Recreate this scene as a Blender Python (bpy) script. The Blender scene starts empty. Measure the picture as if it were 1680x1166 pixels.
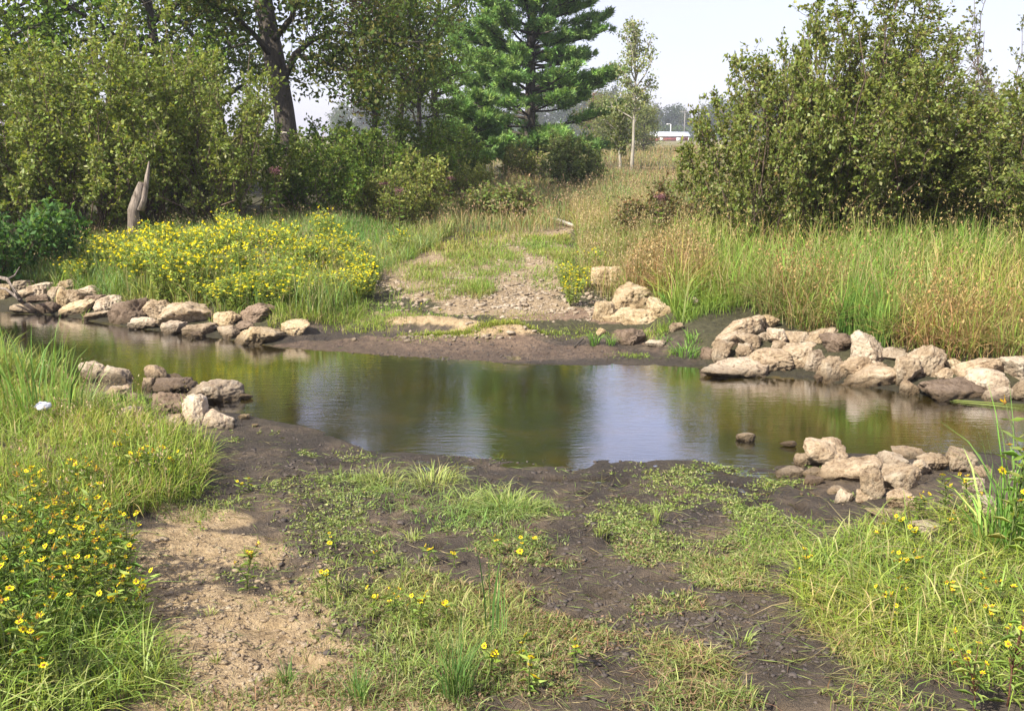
import bpy, math
import numpy as np
from mathutils import Vector, Matrix

S = bpy.context.scene
COL = S.collection
R = math.radians

# ------------------------------------------------------------------ camera, sky, sun, exposure
F, EYE, HOR = 1649.0, 2.4, 222.0                      # focal length in photo pixels, eye height, horizon row
PITCH = math.atan((583 - HOR) / F)
cam = bpy.data.cameras.new('camera')
cam.sensor_width = 36; cam.lens = 36 * F / 1680; cam.clip_end = 3000; cam.clip_start = 0.05
cam_o = bpy.data.objects.new('camera', cam); COL.objects.link(cam_o)
cam_o.location = (0, 0, EYE); cam_o.rotation_euler = (math.pi / 2 - PITCH, 0, 0)
S.camera = cam_o

SUN_EL, SUN_AZ = R(43), math.atan2(-0.70, -0.66)      # from the left and behind the viewer
w = bpy.data.worlds.new("World"); S.world = w; w.use_nodes = True
nt = w.node_tree; bg = nt.nodes['Background']
sky = nt.nodes.new('ShaderNodeTexSky'); sky.sky_type = 'NISHITA'; sky.sun_disc = False
sky.sun_elevation = SUN_EL; sky.sun_rotation = SUN_AZ; sky.altitude = 100
sky.air_density = 1.0; sky.dust_density = 1.2; sky.ozone_density = 1.5
# thin pale summer cloud veiling the sky
wtc = nt.nodes.new('ShaderNodeTexCoord'); wmp = nt.nodes.new('ShaderNodeMapping'); wmp.inputs['Scale'].default_value = (1, 1, 3.0); wn = nt.nodes.new('ShaderNodeTexNoise')
wn.inputs['Scale'].default_value = 1.6; wn.inputs['Detail'].default_value = 5; nt.links.new(wtc.outputs['Generated'], wmp.inputs[0]); nt.links.new(wmp.outputs[0], wn.inputs['Vector'])
wr = nt.nodes.new('ShaderNodeMapRange'); wr.inputs[1].default_value = 0.3; wr.inputs[2].default_value = 0.7; wr.inputs[3].default_value = 0.55; wr.inputs[4].default_value = 0.82; nt.links.new(wn.outputs['Fac'], wr.inputs[0])
wm = nt.nodes.new('ShaderNodeMix'); wm.data_type = 'RGBA'; wm.inputs[7].default_value = (3.45, 3.3, 4.2, 1)
nt.links.new(wr.outputs[0], wm.inputs[0]); nt.links.new(sky.outputs[0], wm.inputs[6]); nt.links.new(wm.outputs[2], bg.inputs[0]); bg.inputs[1].default_value = 0.12
sun = bpy.data.lights.new('sun', 'SUN'); sun.energy = 4.6; sun.angle = R(0.5); sun.color = (1, 0.94, 0.81)
sun_o = bpy.data.objects.new('sun', sun); COL.objects.link(sun_o)
sd = Vector((math.sin(SUN_AZ) * math.cos(SUN_EL), math.cos(SUN_AZ) * math.cos(SUN_EL), math.sin(SUN_EL)))
sun_o.rotation_euler = sd.to_track_quat('Z', 'Y').to_euler()
S.view_settings.view_transform = 'Standard'; S.view_settings.look = 'None'
S.view_settings.exposure = 1.2; S.view_settings.gamma = 1
cy = S.cycles
cy.max_bounces = 8; cy.diffuse_bounces = 3; cy.glossy_bounces = 3; cy.transmission_bounces = 4
cy.transparent_max_bounces = 8; cy.volume_bounces = 0; cy.caustics_reflective = False; cy.caustics_refractive = False
cy.use_denoising = True; cy.sample_clamp_indirect = 6

# ------------------------------------------------------------------ noise and terrain
def hash01(ix, iy, iz, seed):
    h = (ix.astype(np.int64) * 374761393 + iy.astype(np.int64) * 668265263 + iz.astype(np.int64) * 2147483647 + seed * 974634777) & 0xffffffff
    h = ((h ^ (h >> 13)) * 1274126177) & 0xffffffff
    h = ((h ^ (h >> 16)) * 2246822519) & 0xffffffff
    return ((h ^ (h >> 15)) & 0xffffff) / float(0xffffff)

def vnoise(p, seed=0):
    p = np.asarray(p, float); i = np.floor(p); f = p - i; f = f * f * (3 - 2 * f)
    i = i.astype(np.int64); out = 0
    for dx in (0, 1):
        for dy in (0, 1):
            for dz in (0, 1):
                wt = (f[:, 0] if dx else 1 - f[:, 0]) * (f[:, 1] if dy else 1 - f[:, 1]) * (f[:, 2] if dz else 1 - f[:, 2])
                out = out + wt * hash01(i[:, 0] + dx, i[:, 1] + dy, i[:, 2] + dz, seed)
    return out * 2 - 1

def fbm(p, oct=4, seed=0, gain=0.5):
    p = np.asarray(p, float); a, s, o = 1.0, 0, 0
    for k in range(oct):
        o = o + a * vnoise(p * (2 ** k) + 17.3 * k, seed + k); s += a; a *= gain
    return o / s

def fbm2(x, y, sc, oct=4, seed=0):
    return fbm(np.stack([x * sc, y * sc, np.zeros_like(x) + 3.7], 1), oct, seed)

def ss(a, b, x):
    t = np.clip((x - a) / (b - a), 0, 1); return t * t * (3 - 2 * t)

FAR = np.array([(-60, 40), (-20, 21), (-12, 16.4), (-7.12, 13.78), (-6.16, 13.53), (-5.02, 12.72), (-4.07, 12.2), (-3.2, 11.74), (-2.68, 11.39), (-1.94, 11.16), (-0.94, 10.81),
                (0.07, 10.53), (1.04, 10.45), (2.0, 10.39), (2.2, 10.05), (2.61, 9.95), (3.11, 9.77), (3.72, 9.28), (4.26, 8.94), (4.66, 8.84), (8, 7.6), (14, 6), (60, -6)])
NEAR = np.array([(-60, 36), (-20, 18), (-12, 13.6), (-5.46, 10.45), (-4.88, 10.03), (-4.11, 9.3), (-3.33, 8.84), (-2.4, 8.55), (-1.67, 8.1), (-1.15, 7.56), (0, 7.26), (0.54, 7.02),
                 (0.65, 7.26), (1.43, 7.26), (1.63, 7.11), (2.02, 7.2), (2.53, 7.4), (3.57, 7.4), (4.06, 7.3), (6, 6.4), (14, 3.6), (60, -9)])

def berm(x, y):
    bx = np.clip((x + 1.5) / 1.75, 0, 1); by = 12.3 - 0.72 * bx + 0.05 * np.sin(x * 5); e = y - by
    return np.where(e < 0, np.exp(-(e / 0.13) ** 2), np.exp(-(e / 0.34) ** 2)) * ss(-1.75, -1.4, x) * (1 - ss(0.1, 0.45, x))

def H(x, y, detail=True):
    x = np.asarray(x, float); y = np.asarray(y, float)
    wob = 0.10 * fbm2(x, y, 1.3, 3, 5) if detail else 0
    df = (y - np.interp(x, FAR[:, 0], FAR[:, 1])) * 0.93 + wob
    dn = (np.interp(x, NEAR[:, 0], NEAR[:, 1]) - y) * 0.95 + wob
    # far bank
    ford = ss(-3.0, -2.0, x + 0.06 * (y - 11)) * (1 - ss(1.5, 2.2, x - 0.02 * (y - 11)))
    zf_ford = 0.085 * np.clip(df, 0, 3.2) + 0.027 * np.clip(df - 3.2, 0, 8) + 0.01 * np.clip(df - 11.2, 0, 30)
    zf_bank = 0.27 * ss(-0.1, 1.1, df) + 0.075 * np.clip(df - 1, 0, 4) + 0.02 * np.clip(df - 5, 0, 12)
    zf = zf_ford * ford + zf_bank * (1 - ford)
    # the pale sand berm beside the water
    zf = zf + 0.11 * berm(x, y)
    # near bank
    leftb = 1 - ss(-3.1, -1.9, x + 0.10 * (y - 7))
    rightb = ss(1.9, 3.0, x - 0.1 * (y - 6))
    zn = 0.055 * np.clip(dn, 0, 4) + 0.05 * np.clip(dn - 4, 0, 20) + (0.20 * leftb + 0.12 * rightb) * ss(0, 1.5, dn)
    dep = -0.34 * ss(0, 0.9, -df) * ss(0, 1.1, -dn) - 0.03 * ss(0, .1, -df) * ss(0, .1, -dn)
    z = np.where(df > 0, zf, np.where(dn > 0, zn, dep))
    if detail:
        near = (1 - ss(20, 40, y))
        land = np.maximum(ss(-0.02, 0.3, df), ss(-0.02, 0.3, dn))
        z = z + near * (0.012 + 0.018 * land) * fbm2(x, y, 2.2, 3, 11) + near * 0.012 * fbm2(x, y, 9, 3, 12) * (0.5 + land)
        pits = fbm2(x, y, 6.5, 2, 31); mudw = near * land * (np.where(dn > 0, 1 - 0.8 * (1 - ss(-1.6, -0.9, x + 0.2 * (y - 5))) , 0.5))
        z = z - mudw * 0.05 * ss(0.22, 0.5, pits)
        lump = fbm2(x, y, 11, 4, 33); z = z + mudw * 0.035 * np.maximum(lump, 0) * ss(-0.25, 0.3, fbm2(x, y, 1.6, 2, 35)) + mudw * 0.012 * (0.5 - 2 * np.abs(fbm2(x, y, 16, 3, 36)))
        z = z + ss(25, 80, y) * 0.25 * fbm2(x, y, 0.03, 3, 8)
    return z

def ray(px, py):
    dx = (px - 840) / F; dy = (583 - py) / F
    return np.array([dx, math.cos(PITCH) + dy * math.sin(PITCH), -math.sin(PITCH) + dy * math.cos(PITCH)])

def G(px, py, floor=-9.0):
    """the ground point seen at a place of the photograph"""
    d = ray(px, py); t = np.concatenate([np.arange(2.5, 30, 0.02), np.arange(30, 400, 0.4)])
    q = d[None] * t[:, None]; z = np.maximum(H(q[:, 0], q[:, 1]), floor)
    k = np.argmax(q[:, 2] + EYE < z)
    if k == 0: k = len(t) - 1
    return np.array([q[k, 0], q[k, 1], z[k]])

def at(px, py, Y):
    d = ray(px, py); t = Y / d[1]; return np.array([d[0] * t, Y, EYE + d[2] * t])

def gz(x, y): return float(H(np.array([x]), np.array([y]))[0])

def poly(pts): return np.array([G(*p)[:2] for p in pts])

def inside(x, y, P):
    c = np.zeros(len(x), bool); n = len(P)
    for i in range(n):
        x1, y1 = P[i]; x2, y2 = P[(i + 1) % n]
        c ^= ((y1 > y) != (y2 > y)) & (x < (x2 - x1) * (y - y1) / (y2 - y1 + 1e-12) + x1)
    return c

def ell(e):
    """an ellipse of the photograph laid on the ground: centre and half axes"""
    cx, cy_, rx, ry = e[:4]
    c = G(cx, cy_); a = G(cx, cy_ - ry); b = G(cx, cy_ + ry)
    return c[0], (a[1] + b[1]) / 2, rx / F * np.hypot(c[1], EYE - c[2]), max(0.05, (a[1] - b[1]) / 2), (a[0] - b[0]) / max(0.05, a[1] - b[1])

def ell_val(E, x, y):
    v = np.full(len(x), -3.0)
    for (cx, cy_, rx, ry, sh) in E:
        X = (x - cx - sh * (y - cy_)) / rx; Y = (y - cy_) / ry
        v = np.maximum(v, 1 - np.sqrt(X * X + Y * Y))
    return v

# ------------------------------------------------------------------ mesh helpers
def mesh(name, V, faces, col=None, smooth=False, mats=None):
    """faces: list of int arrays (n,k)"""
    V = np.asarray(V, np.float32); me = bpy.data.meshes.new(name)
    me.vertices.add(len(V)); me.vertices.foreach_set('co', V.ravel())
    idx = np.concatenate([np.asarray(f, np.int32).ravel() for f in faces])
    tot = np.concatenate([np.full(len(f), f.shape[1], np.int32) for f in faces])
    st = np.concatenate([[0], np.cumsum(tot)[:-1]]).astype(np.int32)
    me.loops.add(len(idx)); me.loops.foreach_set('vertex_index', idx)
    me.polygons.add(len(tot)); me.polygons.foreach_set('loop_start', st)
    if smooth: me.polygons.foreach_set('use_smooth', np.ones(len(tot), bool))
    me.update(calc_edges=True)
    if col is not None:
        c = np.ones((len(V), 4), np.float32); c[:, :3] = col
        at_ = me.attributes.new('col', 'FLOAT_COLOR', 'POINT'); at_.data.foreach_set('color', c.ravel())
    for m in (mats or []): me.materials.append(m)
    return me

def obj(name, me, parent=None, loc=None, rz=0, sc=None):
    o = bpy.data.objects.new(name, me); COL.objects.link(o)
    if parent: o.parent = parent
    if loc is not None: o.location = loc
    o.rotation_euler = (0, 0, rz)
    if sc is not None: o.scale = (sc, sc, sc) if np.isscalar(sc) else sc
    return o

def tag(o, label=None, cat=None, group=None, kind=None):
    if label: o['label'] = label
    if cat: o['category'] = cat
    if group: o['group'] = group
    if kind: o['kind'] = kind
    return o

def empty(name, loc, rz=0, sc=1.0):
    o = bpy.data.objects.new(name, None); COL.objects.link(o); o.location = loc
    o.rotation_euler = (0, 0, rz); o.scale = (sc, sc, sc) if np.isscalar(sc) else sc; o.empty_display_size = 0.1
    return o

def dup(root, loc, rz=0, sc=1.0):
    r = root.copy(); COL.objects.link(r); r.location = loc; r.rotation_euler = (0, 0, rz)
    r.scale = (sc, sc, sc) if np.isscalar(sc) else sc
    for ch in root.children:
        c = ch.copy(); COL.objects.link(c); c.parent = r
        for g in ch.children:
            d = g.copy(); COL.objects.link(d); d.parent = c
    return r

class Geo:
    """collects vertices, faces and per-vertex colours"""
    def __init__(s): s.V = []; s.F = {}; s.C = []; s.n = 0
    def add(s, V, F_, C):
        V = np.asarray(V, float)
        for f in F_:
            s.F.setdefault(f.shape[1], []).append(f + s.n)
        s.V.append(V); s.C.append(np.broadcast_to(np.asarray(C, float), (len(V), 3))); s.n += len(V)
    def build(s, name, mat, smooth=False):
        return mesh(name, np.concatenate(s.V), [np.concatenate(v) for v in s.F.values()], np.concatenate(s.C), smooth, [mat])

def nrm(v): return v / (np.linalg.norm(v, axis=-1, keepdims=True) + 1e-9)

def tube(g, P, rad, n=5, col=(0.2, 0.15, 0.1), rng=None, rough=0.0):
    P = np.asarray(P, float); K = len(P); rad = np.broadcast_to(np.asarray(rad, float), (K,))
    T = nrm(np.gradient(P, axis=0)); ref = np.array([0.0, 0.0, 1.0]) if abs(T[0, 2]) < 0.9 else np.array([1.0, 0, 0])
    A = nrm(np.cross(T, ref)); B = np.cross(T, A)
    a = np.arange(n) * 2 * math.pi / n
    rr = rad[:, None] * np.ones((1, n))
    if rng is not None and rough: rr = rr * (1 + rough * rng.standard_normal((K, n)))
    V = P[:, None] + rr[..., None] * (np.cos(a)[None, :, None] * A[:, None] + np.sin(a)[None, :, None] * B[:, None])
    i = np.arange(K - 1)[:, None] * n; j = np.arange(n)[None]; j2 = (j + 1) % n
    Fq = np.stack([i + j, i + j2, i + n + j2, i + n + j], -1).reshape(-1, 4)
    cap = np.array([[0] * 0]) if n < 3 else None
    g.add(V.reshape(-1, 3), [Fq, np.array([np.arange(n)[::-1]]), np.array([np.arange(n) + (K - 1) * n])], col)

def leaves(g, P, D, size, col, rng, aspect=0.5, fold=0.15, jitter=1.0):
    """one folded pointed leaf of two halves per point, growing along D"""
    N = len(P); D = nrm(D); Rn = rng.standard_normal((N, 3)); Sd = nrm(np.cross(D, Rn)); Nn = np.cross(Sd, D)
    size = np.broadcast_to(np.asarray(size, float), (N,))[:, None]
    w_ = size * aspect * 0.5
    b = P; t = P + D * size; m = P + D * size * 0.45 + Nn * (fold * size)
    l = m + Sd * w_; r = m - Sd * w_
    V = np.stack([b, l, t, r], 1).reshape(-1, 3)
    i = np.arange(N)[:, None] * 4
    Fq = np.concatenate([i + np.array([[0, 1, 2]]), i + np.array([[0, 2, 3]])])
    g.add(V, [Fq], np.repeat(np.broadcast_to(col, (N, 3)), 4, 0))

def blades(g, B, h, lean, az, wd, col, rng, tipcol=None):
    N = len(B); h = np.broadcast_to(h, (N,))[:, None]; lean = np.broadcast_to(lean, (N,))[:, None]; wd = np.broadcast_to(wd, (N,))[:, None]
    L = np.stack([np.cos(az), np.sin(az), np.zeros(N)], 1); pa = az + math.pi / 2 + rng.uniform(-1.2, 1.2, N)
    Sd = np.stack([np.cos(pa), np.sin(pa), np.zeros(N)], 1); up = np.array([[0, 0, 1.0]])
    lev = [(0, 0.8), (0.4, 1.0), (0.75, 0.65), (1.0, 0.0)]; Vs = []; Cs = []
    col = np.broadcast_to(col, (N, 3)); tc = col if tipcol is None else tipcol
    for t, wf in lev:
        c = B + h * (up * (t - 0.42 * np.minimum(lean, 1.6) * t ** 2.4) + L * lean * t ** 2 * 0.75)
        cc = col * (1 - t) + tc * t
        if wf > 0: Vs += [c - Sd * wd * wf / 2, c + Sd * wd * wf / 2]; Cs += [cc, cc]
        else: Vs += [c]; Cs += [cc]
    V = np.stack(Vs, 1).reshape(-1, 3); C = np.stack(Cs, 1).reshape(-1, 3); i = np.arange(N)[:, None] * 7
    g.add(V, [np.concatenate([i + np.array([[0, 1, 3, 2]]), i + np.array([[2, 3, 5, 4]])]), i + np.array([[4, 5, 6]])], C)

def pal(rng, n, cols, wts=None, jit=0.18):
    cols = np.array(cols, float); k = rng.choice(len(cols), n, p=wts)
    return cols[k] * (1 + jit * rng.standard_normal((n, 1))).clip(0.5, 1.6) * (1 + 0.06 * rng.standard_normal((n, 3)))

# ------------------------------------------------------------------ materials
def nodes(name):
    m = bpy.data.materials.new(name); m.use_nodes = True; t = m.node_tree
    return m, t, t.nodes, t.links, t.nodes['Principled BSDF'], t.nodes['Material Output']

def leaf_mat(name, rough=0.5, trans=0.35, tint=(1.25, 1.15, 0.5), spec=0.3):
    m, t, N, L, P, O = nodes(name)
    a = N.new('ShaderNodeAttribute'); a.attribute_name = 'col'
    oi = N.new('ShaderNodeObjectInfo'); hs = N.new('ShaderNodeHueSaturation')
    mr = N.new('ShaderNodeMapRange'); mr.inputs[3].default_value = 0.88; mr.inputs[4].default_value = 1.12
    L.new(oi.outputs['Random'], mr.inputs[0]); L.new(mr.outputs[0], hs.inputs['Value']); L.new(a.outputs['Color'], hs.inputs['Color'])
    L.new(hs.outputs[0], P.inputs['Base Color']); P.inputs['Roughness'].default_value = rough; P.inputs['Specular IOR Level'].default_value = spec
    tr = N.new('ShaderNodeBsdfTranslucent'); mu = N.new('ShaderNodeMix'); mu.data_type = 'RGBA'; mu.blend_type = 'MULTIPLY'; mu.inputs[0].default_value = 1
    mu.inputs[7].default_value = (*tint, 1); L.new(hs.outputs[0], mu.inputs[6]); L.new(mu.outputs[2], tr.inputs['Color'])
    mx = N.new('ShaderNodeMixShader'); mx.inputs[0].default_value = trans
    L.new(P.outputs[0], mx.inputs[1]); L.new(tr.outputs[0], mx.inputs[2]); L.new(mx.outputs[0], O.inputs['Surface'])
    return m

def noise(N, L, vec, scale, detail=6, rough=0.6, dist=0.0):
    n = N.new('ShaderNodeTexNoise'); n.inputs['Scale'].default_value = scale; n.inputs['Detail'].default_value = detail
    n.inputs['Roughness'].default_value = rough; n.inputs['Distortion'].default_value = dist; L.new(vec, n.inputs['Vector']); return n.outputs['Fac']

def ramp(N, L, fac, stops):
    r = N.new('ShaderNodeValToRGB'); e = r.color_ramp.elements
    while len(e) < len(stops): e.new(0.5)
    for k, (p, c) in enumerate(stops):
        e[k].position = p; e[k].color = (*c, 1) if len(c) == 3 else c
    L.new(fac, r.inputs[0]); return r.outputs[0]

def mixc(N, L, fac, a, b, mode='MIX'):
    m = N.new('ShaderNodeMix'); m.data_type = 'RGBA'; m.blend_type = mode
    for sock, v in ((0, fac), (6, a), (7, b)):
        if hasattr(v, 'is_output'): L.new(v, m.inputs[sock])
        elif isinstance(v, (tuple, list)): m.inputs[sock].default_value = (*v, 1)
        else: m.inputs[sock].default_value = v
    return m.outputs[2]

def math_(N, L, op, a, b=None):
    m = N.new('ShaderNodeMath'); m.operation = op; m.use_clamp = False
    for k, v in enumerate((a, b)):
        if v is None: continue
        if hasattr(v, 'is_output'): L.new(v, m.inputs[k])
        else: m.inputs[k].default_value = v
    return m.outputs[0]

def bump(N, L, h, P, strength, dist):
    b = N.new('ShaderNodeBump'); b.inputs['Strength'].default_value = strength; b.inputs['Distance'].default_value = dist
    L.new(h, b.inputs['Height']); L.new(b.outputs[0], P.inputs['Normal']); return b

M_LEAF = leaf_mat('leaf', 0.5, 0.42, (1.3, 1.25, 0.4), 0.12)
M_GRASS = leaf_mat('grass_blade', 0.55, 0.35, (1.2, 1.15, 0.55), 0.2)
M_NEEDLE = leaf_mat('pine_needle', 0.6, 0.3, (1.1, 1.2, 0.5), 0.15)
M_PETAL = leaf_mat('petal', 0.6, 0.3, (1.1, 1.0, 0.4), 0.1)

def bark_mat(name, c1, c2, sc=14):
    m, t, N, L, P, O = nodes(name)
    tc = N.new('ShaderNodeTexCoord'); mp = N.new('ShaderNodeMapping'); mp.inputs['Scale'].default_value = (1, 1, 0.22); L.new(tc.outputs['Object'], mp.inputs[0])
    f = noise(N, L, mp.outputs[0], sc, 8, 0.65); L.new(ramp(N, L, f, [(0.32, c1), (0.66, c2)]), P.inputs['Base Color'])
    P.inputs['Roughness'].default_value = 0.9; bump(N, L, f, P, 0.8, 0.04); return m
M_BARK = bark_mat('bark_grey', (0.022, 0.018, 0.014), (0.10, 0.08, 0.062))
M_TWIG = bark_mat('bark_twig', (0.07, 0.045, 0.032), (0.19, 0.13, 0.095), 30)
M_BIRCH = bark_mat('bark_pale', (0.18, 0.155, 0.12), (0.45, 0.41, 0.34), 9)
M_DEAD = bark_mat('weathered_wood', (0.20, 0.17, 0.14), (0.52, 0.47, 0.40), 16)

def rock_mat(name, dark, mid, light):
    m, t, N, L, P, O = nodes(name)
    tc = N.new('ShaderNodeTexCoord'); oi = N.new('ShaderNodeObjectInfo'); geo = N.new('ShaderNodeNewGeometry')
    ad = N.new('ShaderNodeVectorMath'); ad.operation = 'ADD'; mu = N.new('ShaderNodeVectorMath'); mu.operation = 'SCALE'
    cb = N.new('ShaderNodeCombineXYZ'); L.new(oi.outputs['Random'], cb.inputs[0]); L.new(oi.outputs['Random'], cb.inputs[1]); L.new(cb.outputs[0], mu.inputs[0]); mu.inputs['Scale'].default_value = 41
    L.new(geo.outputs['Position'], ad.inputs[0]); L.new(mu.outputs[0], ad.inputs[1]); v = ad.outputs[0]
    a = noise(N, L, v, 5.5, 8, 0.62, 0.4); b = noise(N, L, v, 28, 8, 0.7); c = noise(N, L, v, 95, 5, 0.6)
    base = ramp(N, L, a, [(0.30, dark), (0.48, mid), (0.66, light)])
    spots = ramp(N, L, b, [(0.34, (0.36, 0.28, 0.22)), (0.47, (0.95, 0.95, 0.95)), (0.75, (1.18, 1.15, 1.1))])
    base = mixc(N, L, 0.85, base, spots, 'MULTIPLY')
    rv = N.new('ShaderNodeMapRange'); rv.inputs[3].default_value = 0.70; rv.inputs[4].default_value = 1.14; L.new(oi.outputs['Random'], rv.inputs[0])
    hs = N.new('ShaderNodeHueSaturation'); L.new(rv.outputs[0], hs.inputs['Value']); L.new(base, hs.inputs['Color'])
    # algae and damp where a rock stands in water
    sp = N.new('ShaderNodeSeparateXYZ'); L.new(geo.outputs['Position'], sp.inputs[0])
    z = math_(N, L, 'ADD', sp.outputs[2], math_(N, L, 'MULTIPLY', a, -0.12))
    wet = N.new('ShaderNodeMapRange'); wet.inputs[1].default_value = -0.03; wet.inputs[2].default_value = 0.055; wet.inputs[3].default_value = 1; wet.inputs[4].default_value = 0; L.new(z, wet.inputs[0])
    fin = mixc(N, L, math_(N, L, 'MULTIPLY', wet.outputs[0], 0.85), hs.outputs[0], (0.075, 0.05, 0.024))
    L.new(fin, P.inputs['Base Color'])
    ro = N.new('ShaderNodeMapRange'); ro.inputs[3].default_value = 0.92; ro.inputs[4].default_value = 0.4; L.new(wet.outputs[0], ro.inputs[0]); L.new(ro.outputs[0], P.inputs['Roughness'])
    P.inputs['Specular IOR Level'].default_value = 0.25
    hgt = math_(N, L, 'ADD', math_(N, L, 'MULTIPLY', b, 1.0), math_(N, L, 'MULTIPLY', c, 0.35)); bump(N, L, hgt, P, 0.9, 0.05)
    return m
ROCK = {'tan': rock_mat('limestone_tan', (0.21, 0.145, 0.085), (0.44, 0.33, 0.215), (0.57, 0.465, 0.335)),
        'cream': rock_mat('limestone_cream', (0.34, 0.23, 0.12), (0.56, 0.42, 0.25), (0.68, 0.55, 0.37)),
        'brown': rock_mat('stone_brown', (0.10, 0.068, 0.045), (0.23, 0.165, 0.115), (0.36, 0.27, 0.20)),
        'pale': rock_mat('limestone_pale', (0.32, 0.235, 0.16), (0.54, 0.43, 0.31), (0.66, 0.56, 0.43))}

def simple(name, c, rough=0.7, c2=None, sc=20):
    m, t, N, L, P, O = nodes(name); P.inputs['Roughness'].default_value = rough
    tc = N.new('ShaderNodeTexCoord'); f = noise(N, L, tc.outputs['Object'], sc, 5, 0.6)
    c2 = c2 or tuple(v * 0.75 for v in c); L.new(ramp(N, L, f, [(0.35, c2), (0.65, c)]), P.inputs['Base Color']); return m

# ------------------------------------------------------------------ ground (one sheet to the horizon)
def lines(core0, core1, step, lo, hi, g=1.12):
    a = list(np.arange(core0, core1, step)); s = step; v = a[-1]
    while v < hi: s *= g; v += s; a.append(v)
    s = step; v = a[0]; pre = []
    while v > lo: s *= g; v -= s; pre.append(v)
    return np.array(pre[::-1] + a)
gx = lines(-4.6, 4.6, 0.026, -900, 900, 1.035)
gy = np.concatenate([lines(2.6, 8.6, 0.021, -60, 8.6, 1.1), lines(8.65, 17, 0.045, 8.6, 1500, 1.06)[1:]]); gy = np.unique(gy[np.concatenate([[True], np.diff(gy) > 0.004])])
X, Y = np.meshgrid(gx, gy); x, y = X.ravel(), Y.ravel(); z = H(x, y)
SAND = [ell(e) for e in [(270, 960, 120, 80), (340, 900, 150, 34), (520, 1110, 170, 80), (755, 541, 130, 13), (300, 1090, 160, 70), (420, 1020, 150, 50), (600, 1160, 150, 50), (400, 1150, 260, 60), (250, 1010, 80, 80), (330, 850, 90, 20), (500, 960, 60, 22)]]
GRAVEL = [ell(e) for e in [(780, 474, 180, 40), (860, 430, 95, 65), (760, 440, 130, 40), (890, 374, 80, 12), (690, 450, 90, 30), (830, 505, 150, 16)]]
CLAY = [ell(e) for e in [(640, 572, 330, 24), (820, 580, 300, 24), (600, 520, 120, 16), (900, 515, 120, 14), (1000, 515, 60, 20), (1040, 555, 50, 16)]]
vs = ell_val(SAND, x, y); vg = ell_val(GRAVEL, x, y); vc = ell_val(CLAY, x, y)
n1 = fbm2(x, y, 1.7, 4, 21) * 0.35
sandm = np.maximum(ss(0.0, 0.3, vs + n1), ss(0.3, 0.6, berm(x, y) + 0.5 * n1)); gravm = ss(0.0, 0.3, vg + n1); claym = ss(0, 0.4, vc + n1) * 0.8
dfv = (y - np.interp(x, FAR[:, 0], FAR[:, 1])); dnv = np.interp(x, NEAR[:, 0], NEAR[:, 1]) - y
ford = ss(-3.2, -2.2, x + 0.1 * (y - 11)) * (1 - ss(1.6, 2.4, x))
mud = np.where(dnv > 0, 1.0, 0) + ss(-0.1, 0.1, dfv) * (1 - ss(0.7, 1.6, dfv + n1)) * ford
bed = ((dfv < 0.0) & (dnv < 0.0)).astype(float)
fieldm = ss(30, 60, y)
i = np.arange(len(gy) - 1)[:, None] * len(gx); j = np.arange(len(gx) - 1)[None]
q = np.stack([i + j, i + j + 1, i + len(gx) + j + 1, i + len(gx) + j], -1).reshape(-1, 4)
me = mesh('ground', np.stack([x, y, z], 1), [q], None, True)
for nm, v in (('sand', np.maximum(sandm, 0)), ('gravel', gravm), ('mud', np.clip(mud, 0, 1)), ('bed', bed), ('field', fieldm), ('clay', claym)):
    a_ = me.attributes.new(nm, 'FLOAT', 'POINT'); a_.data.foreach_set('value', v.astype(np.float32))
m, t, N, L, P, O = nodes('ground')
geo = N.new('ShaderNodeNewGeometry'); pos = geo.outputs['Position']
def att(nm): a_ = N.new('ShaderNodeAttribute'); a_.attribute_name = nm; return a_.outputs['Fac']
nA = noise(N, L, pos, 2.2, 8, 0.6, 0.3); nB = noise(N, L, pos, 14, 8, 0.68); nC = noise(N, L, pos, 60, 6, 0.65); nD = noise(N, L, pos, 0.05, 4, 0.6)
vor = N.new('ShaderNodeTexVoronoi'); vor.inputs['Scale'].default_value = 38; L.new(pos, vor.inputs['Vector'])
soil = ramp(N, L, nB, [(0.3, (0.035, 0.032, 0.016)), (0.7, (0.11, 0.10, 0.05))])
fieldc = ramp(N, L, nD, [(0.35, (0.12, 0.135, 0.045)), (0.5, (0.20, 0.165, 0.08)), (0.65, (0.16, 0.16, 0.06))])
mudc = ramp(N, L, nA, [(0.32, (0.06, 0.048, 0.037)), (0.52, (0.118, 0.092, 0.067)), (0.68, (0.22, 0.165, 0.11))])
mudc = mixc(N, L, 0.7, mudc, ramp(N, L, nB, [(0.3, (0.55, 0.52, 0.5)), (0.6, (1.1, 1.08, 1.05)), (0.75, (1.5, 1.4, 1.25))]), 'MULTIPLY')
sandc = ramp(N, L, nB, [(0.28, (0.22, 0.15, 0.08)), (0.5, (0.46, 0.335, 0.19)), (0.72, (0.60, 0.465, 0.29))])
sandc = mixc(N, L, 0.6, sandc, ramp(N, L, nC, [(0.3, (0.6, 0.55, 0.5)), (0.6, (1.1, 1.1, 1.1))]), 'MULTIPLY')
gravc = mixc(N, L, 0.45, ramp(N, L, nB, [(0.3, (0.22, 0.155, 0.09)), (0.55, (0.40, 0.30, 0.185)), (0.75, (0.53, 0.42, 0.285))]), ramp(N, L, vor.outputs['Distance'], [(0.1, (0.7, 0.7, 0.7)), (0.5, (0.35, 0.35, 0.35))]), 'SOFT_LIGHT')
clayc = ramp(N, L, nB, [(0.3, (0.12, 0.08, 0.056)), (0.55, (0.28, 0.19, 0.125)), (0.75, (0.42, 0.30, 0.205))])
bedc = ramp(N, L, nA, [(0.35, (0.028, 0.024, 0.007)), (0.52, (0.062, 0.050, 0.012)), (0.68, (0.115, 0.078, 0.024))])
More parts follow.
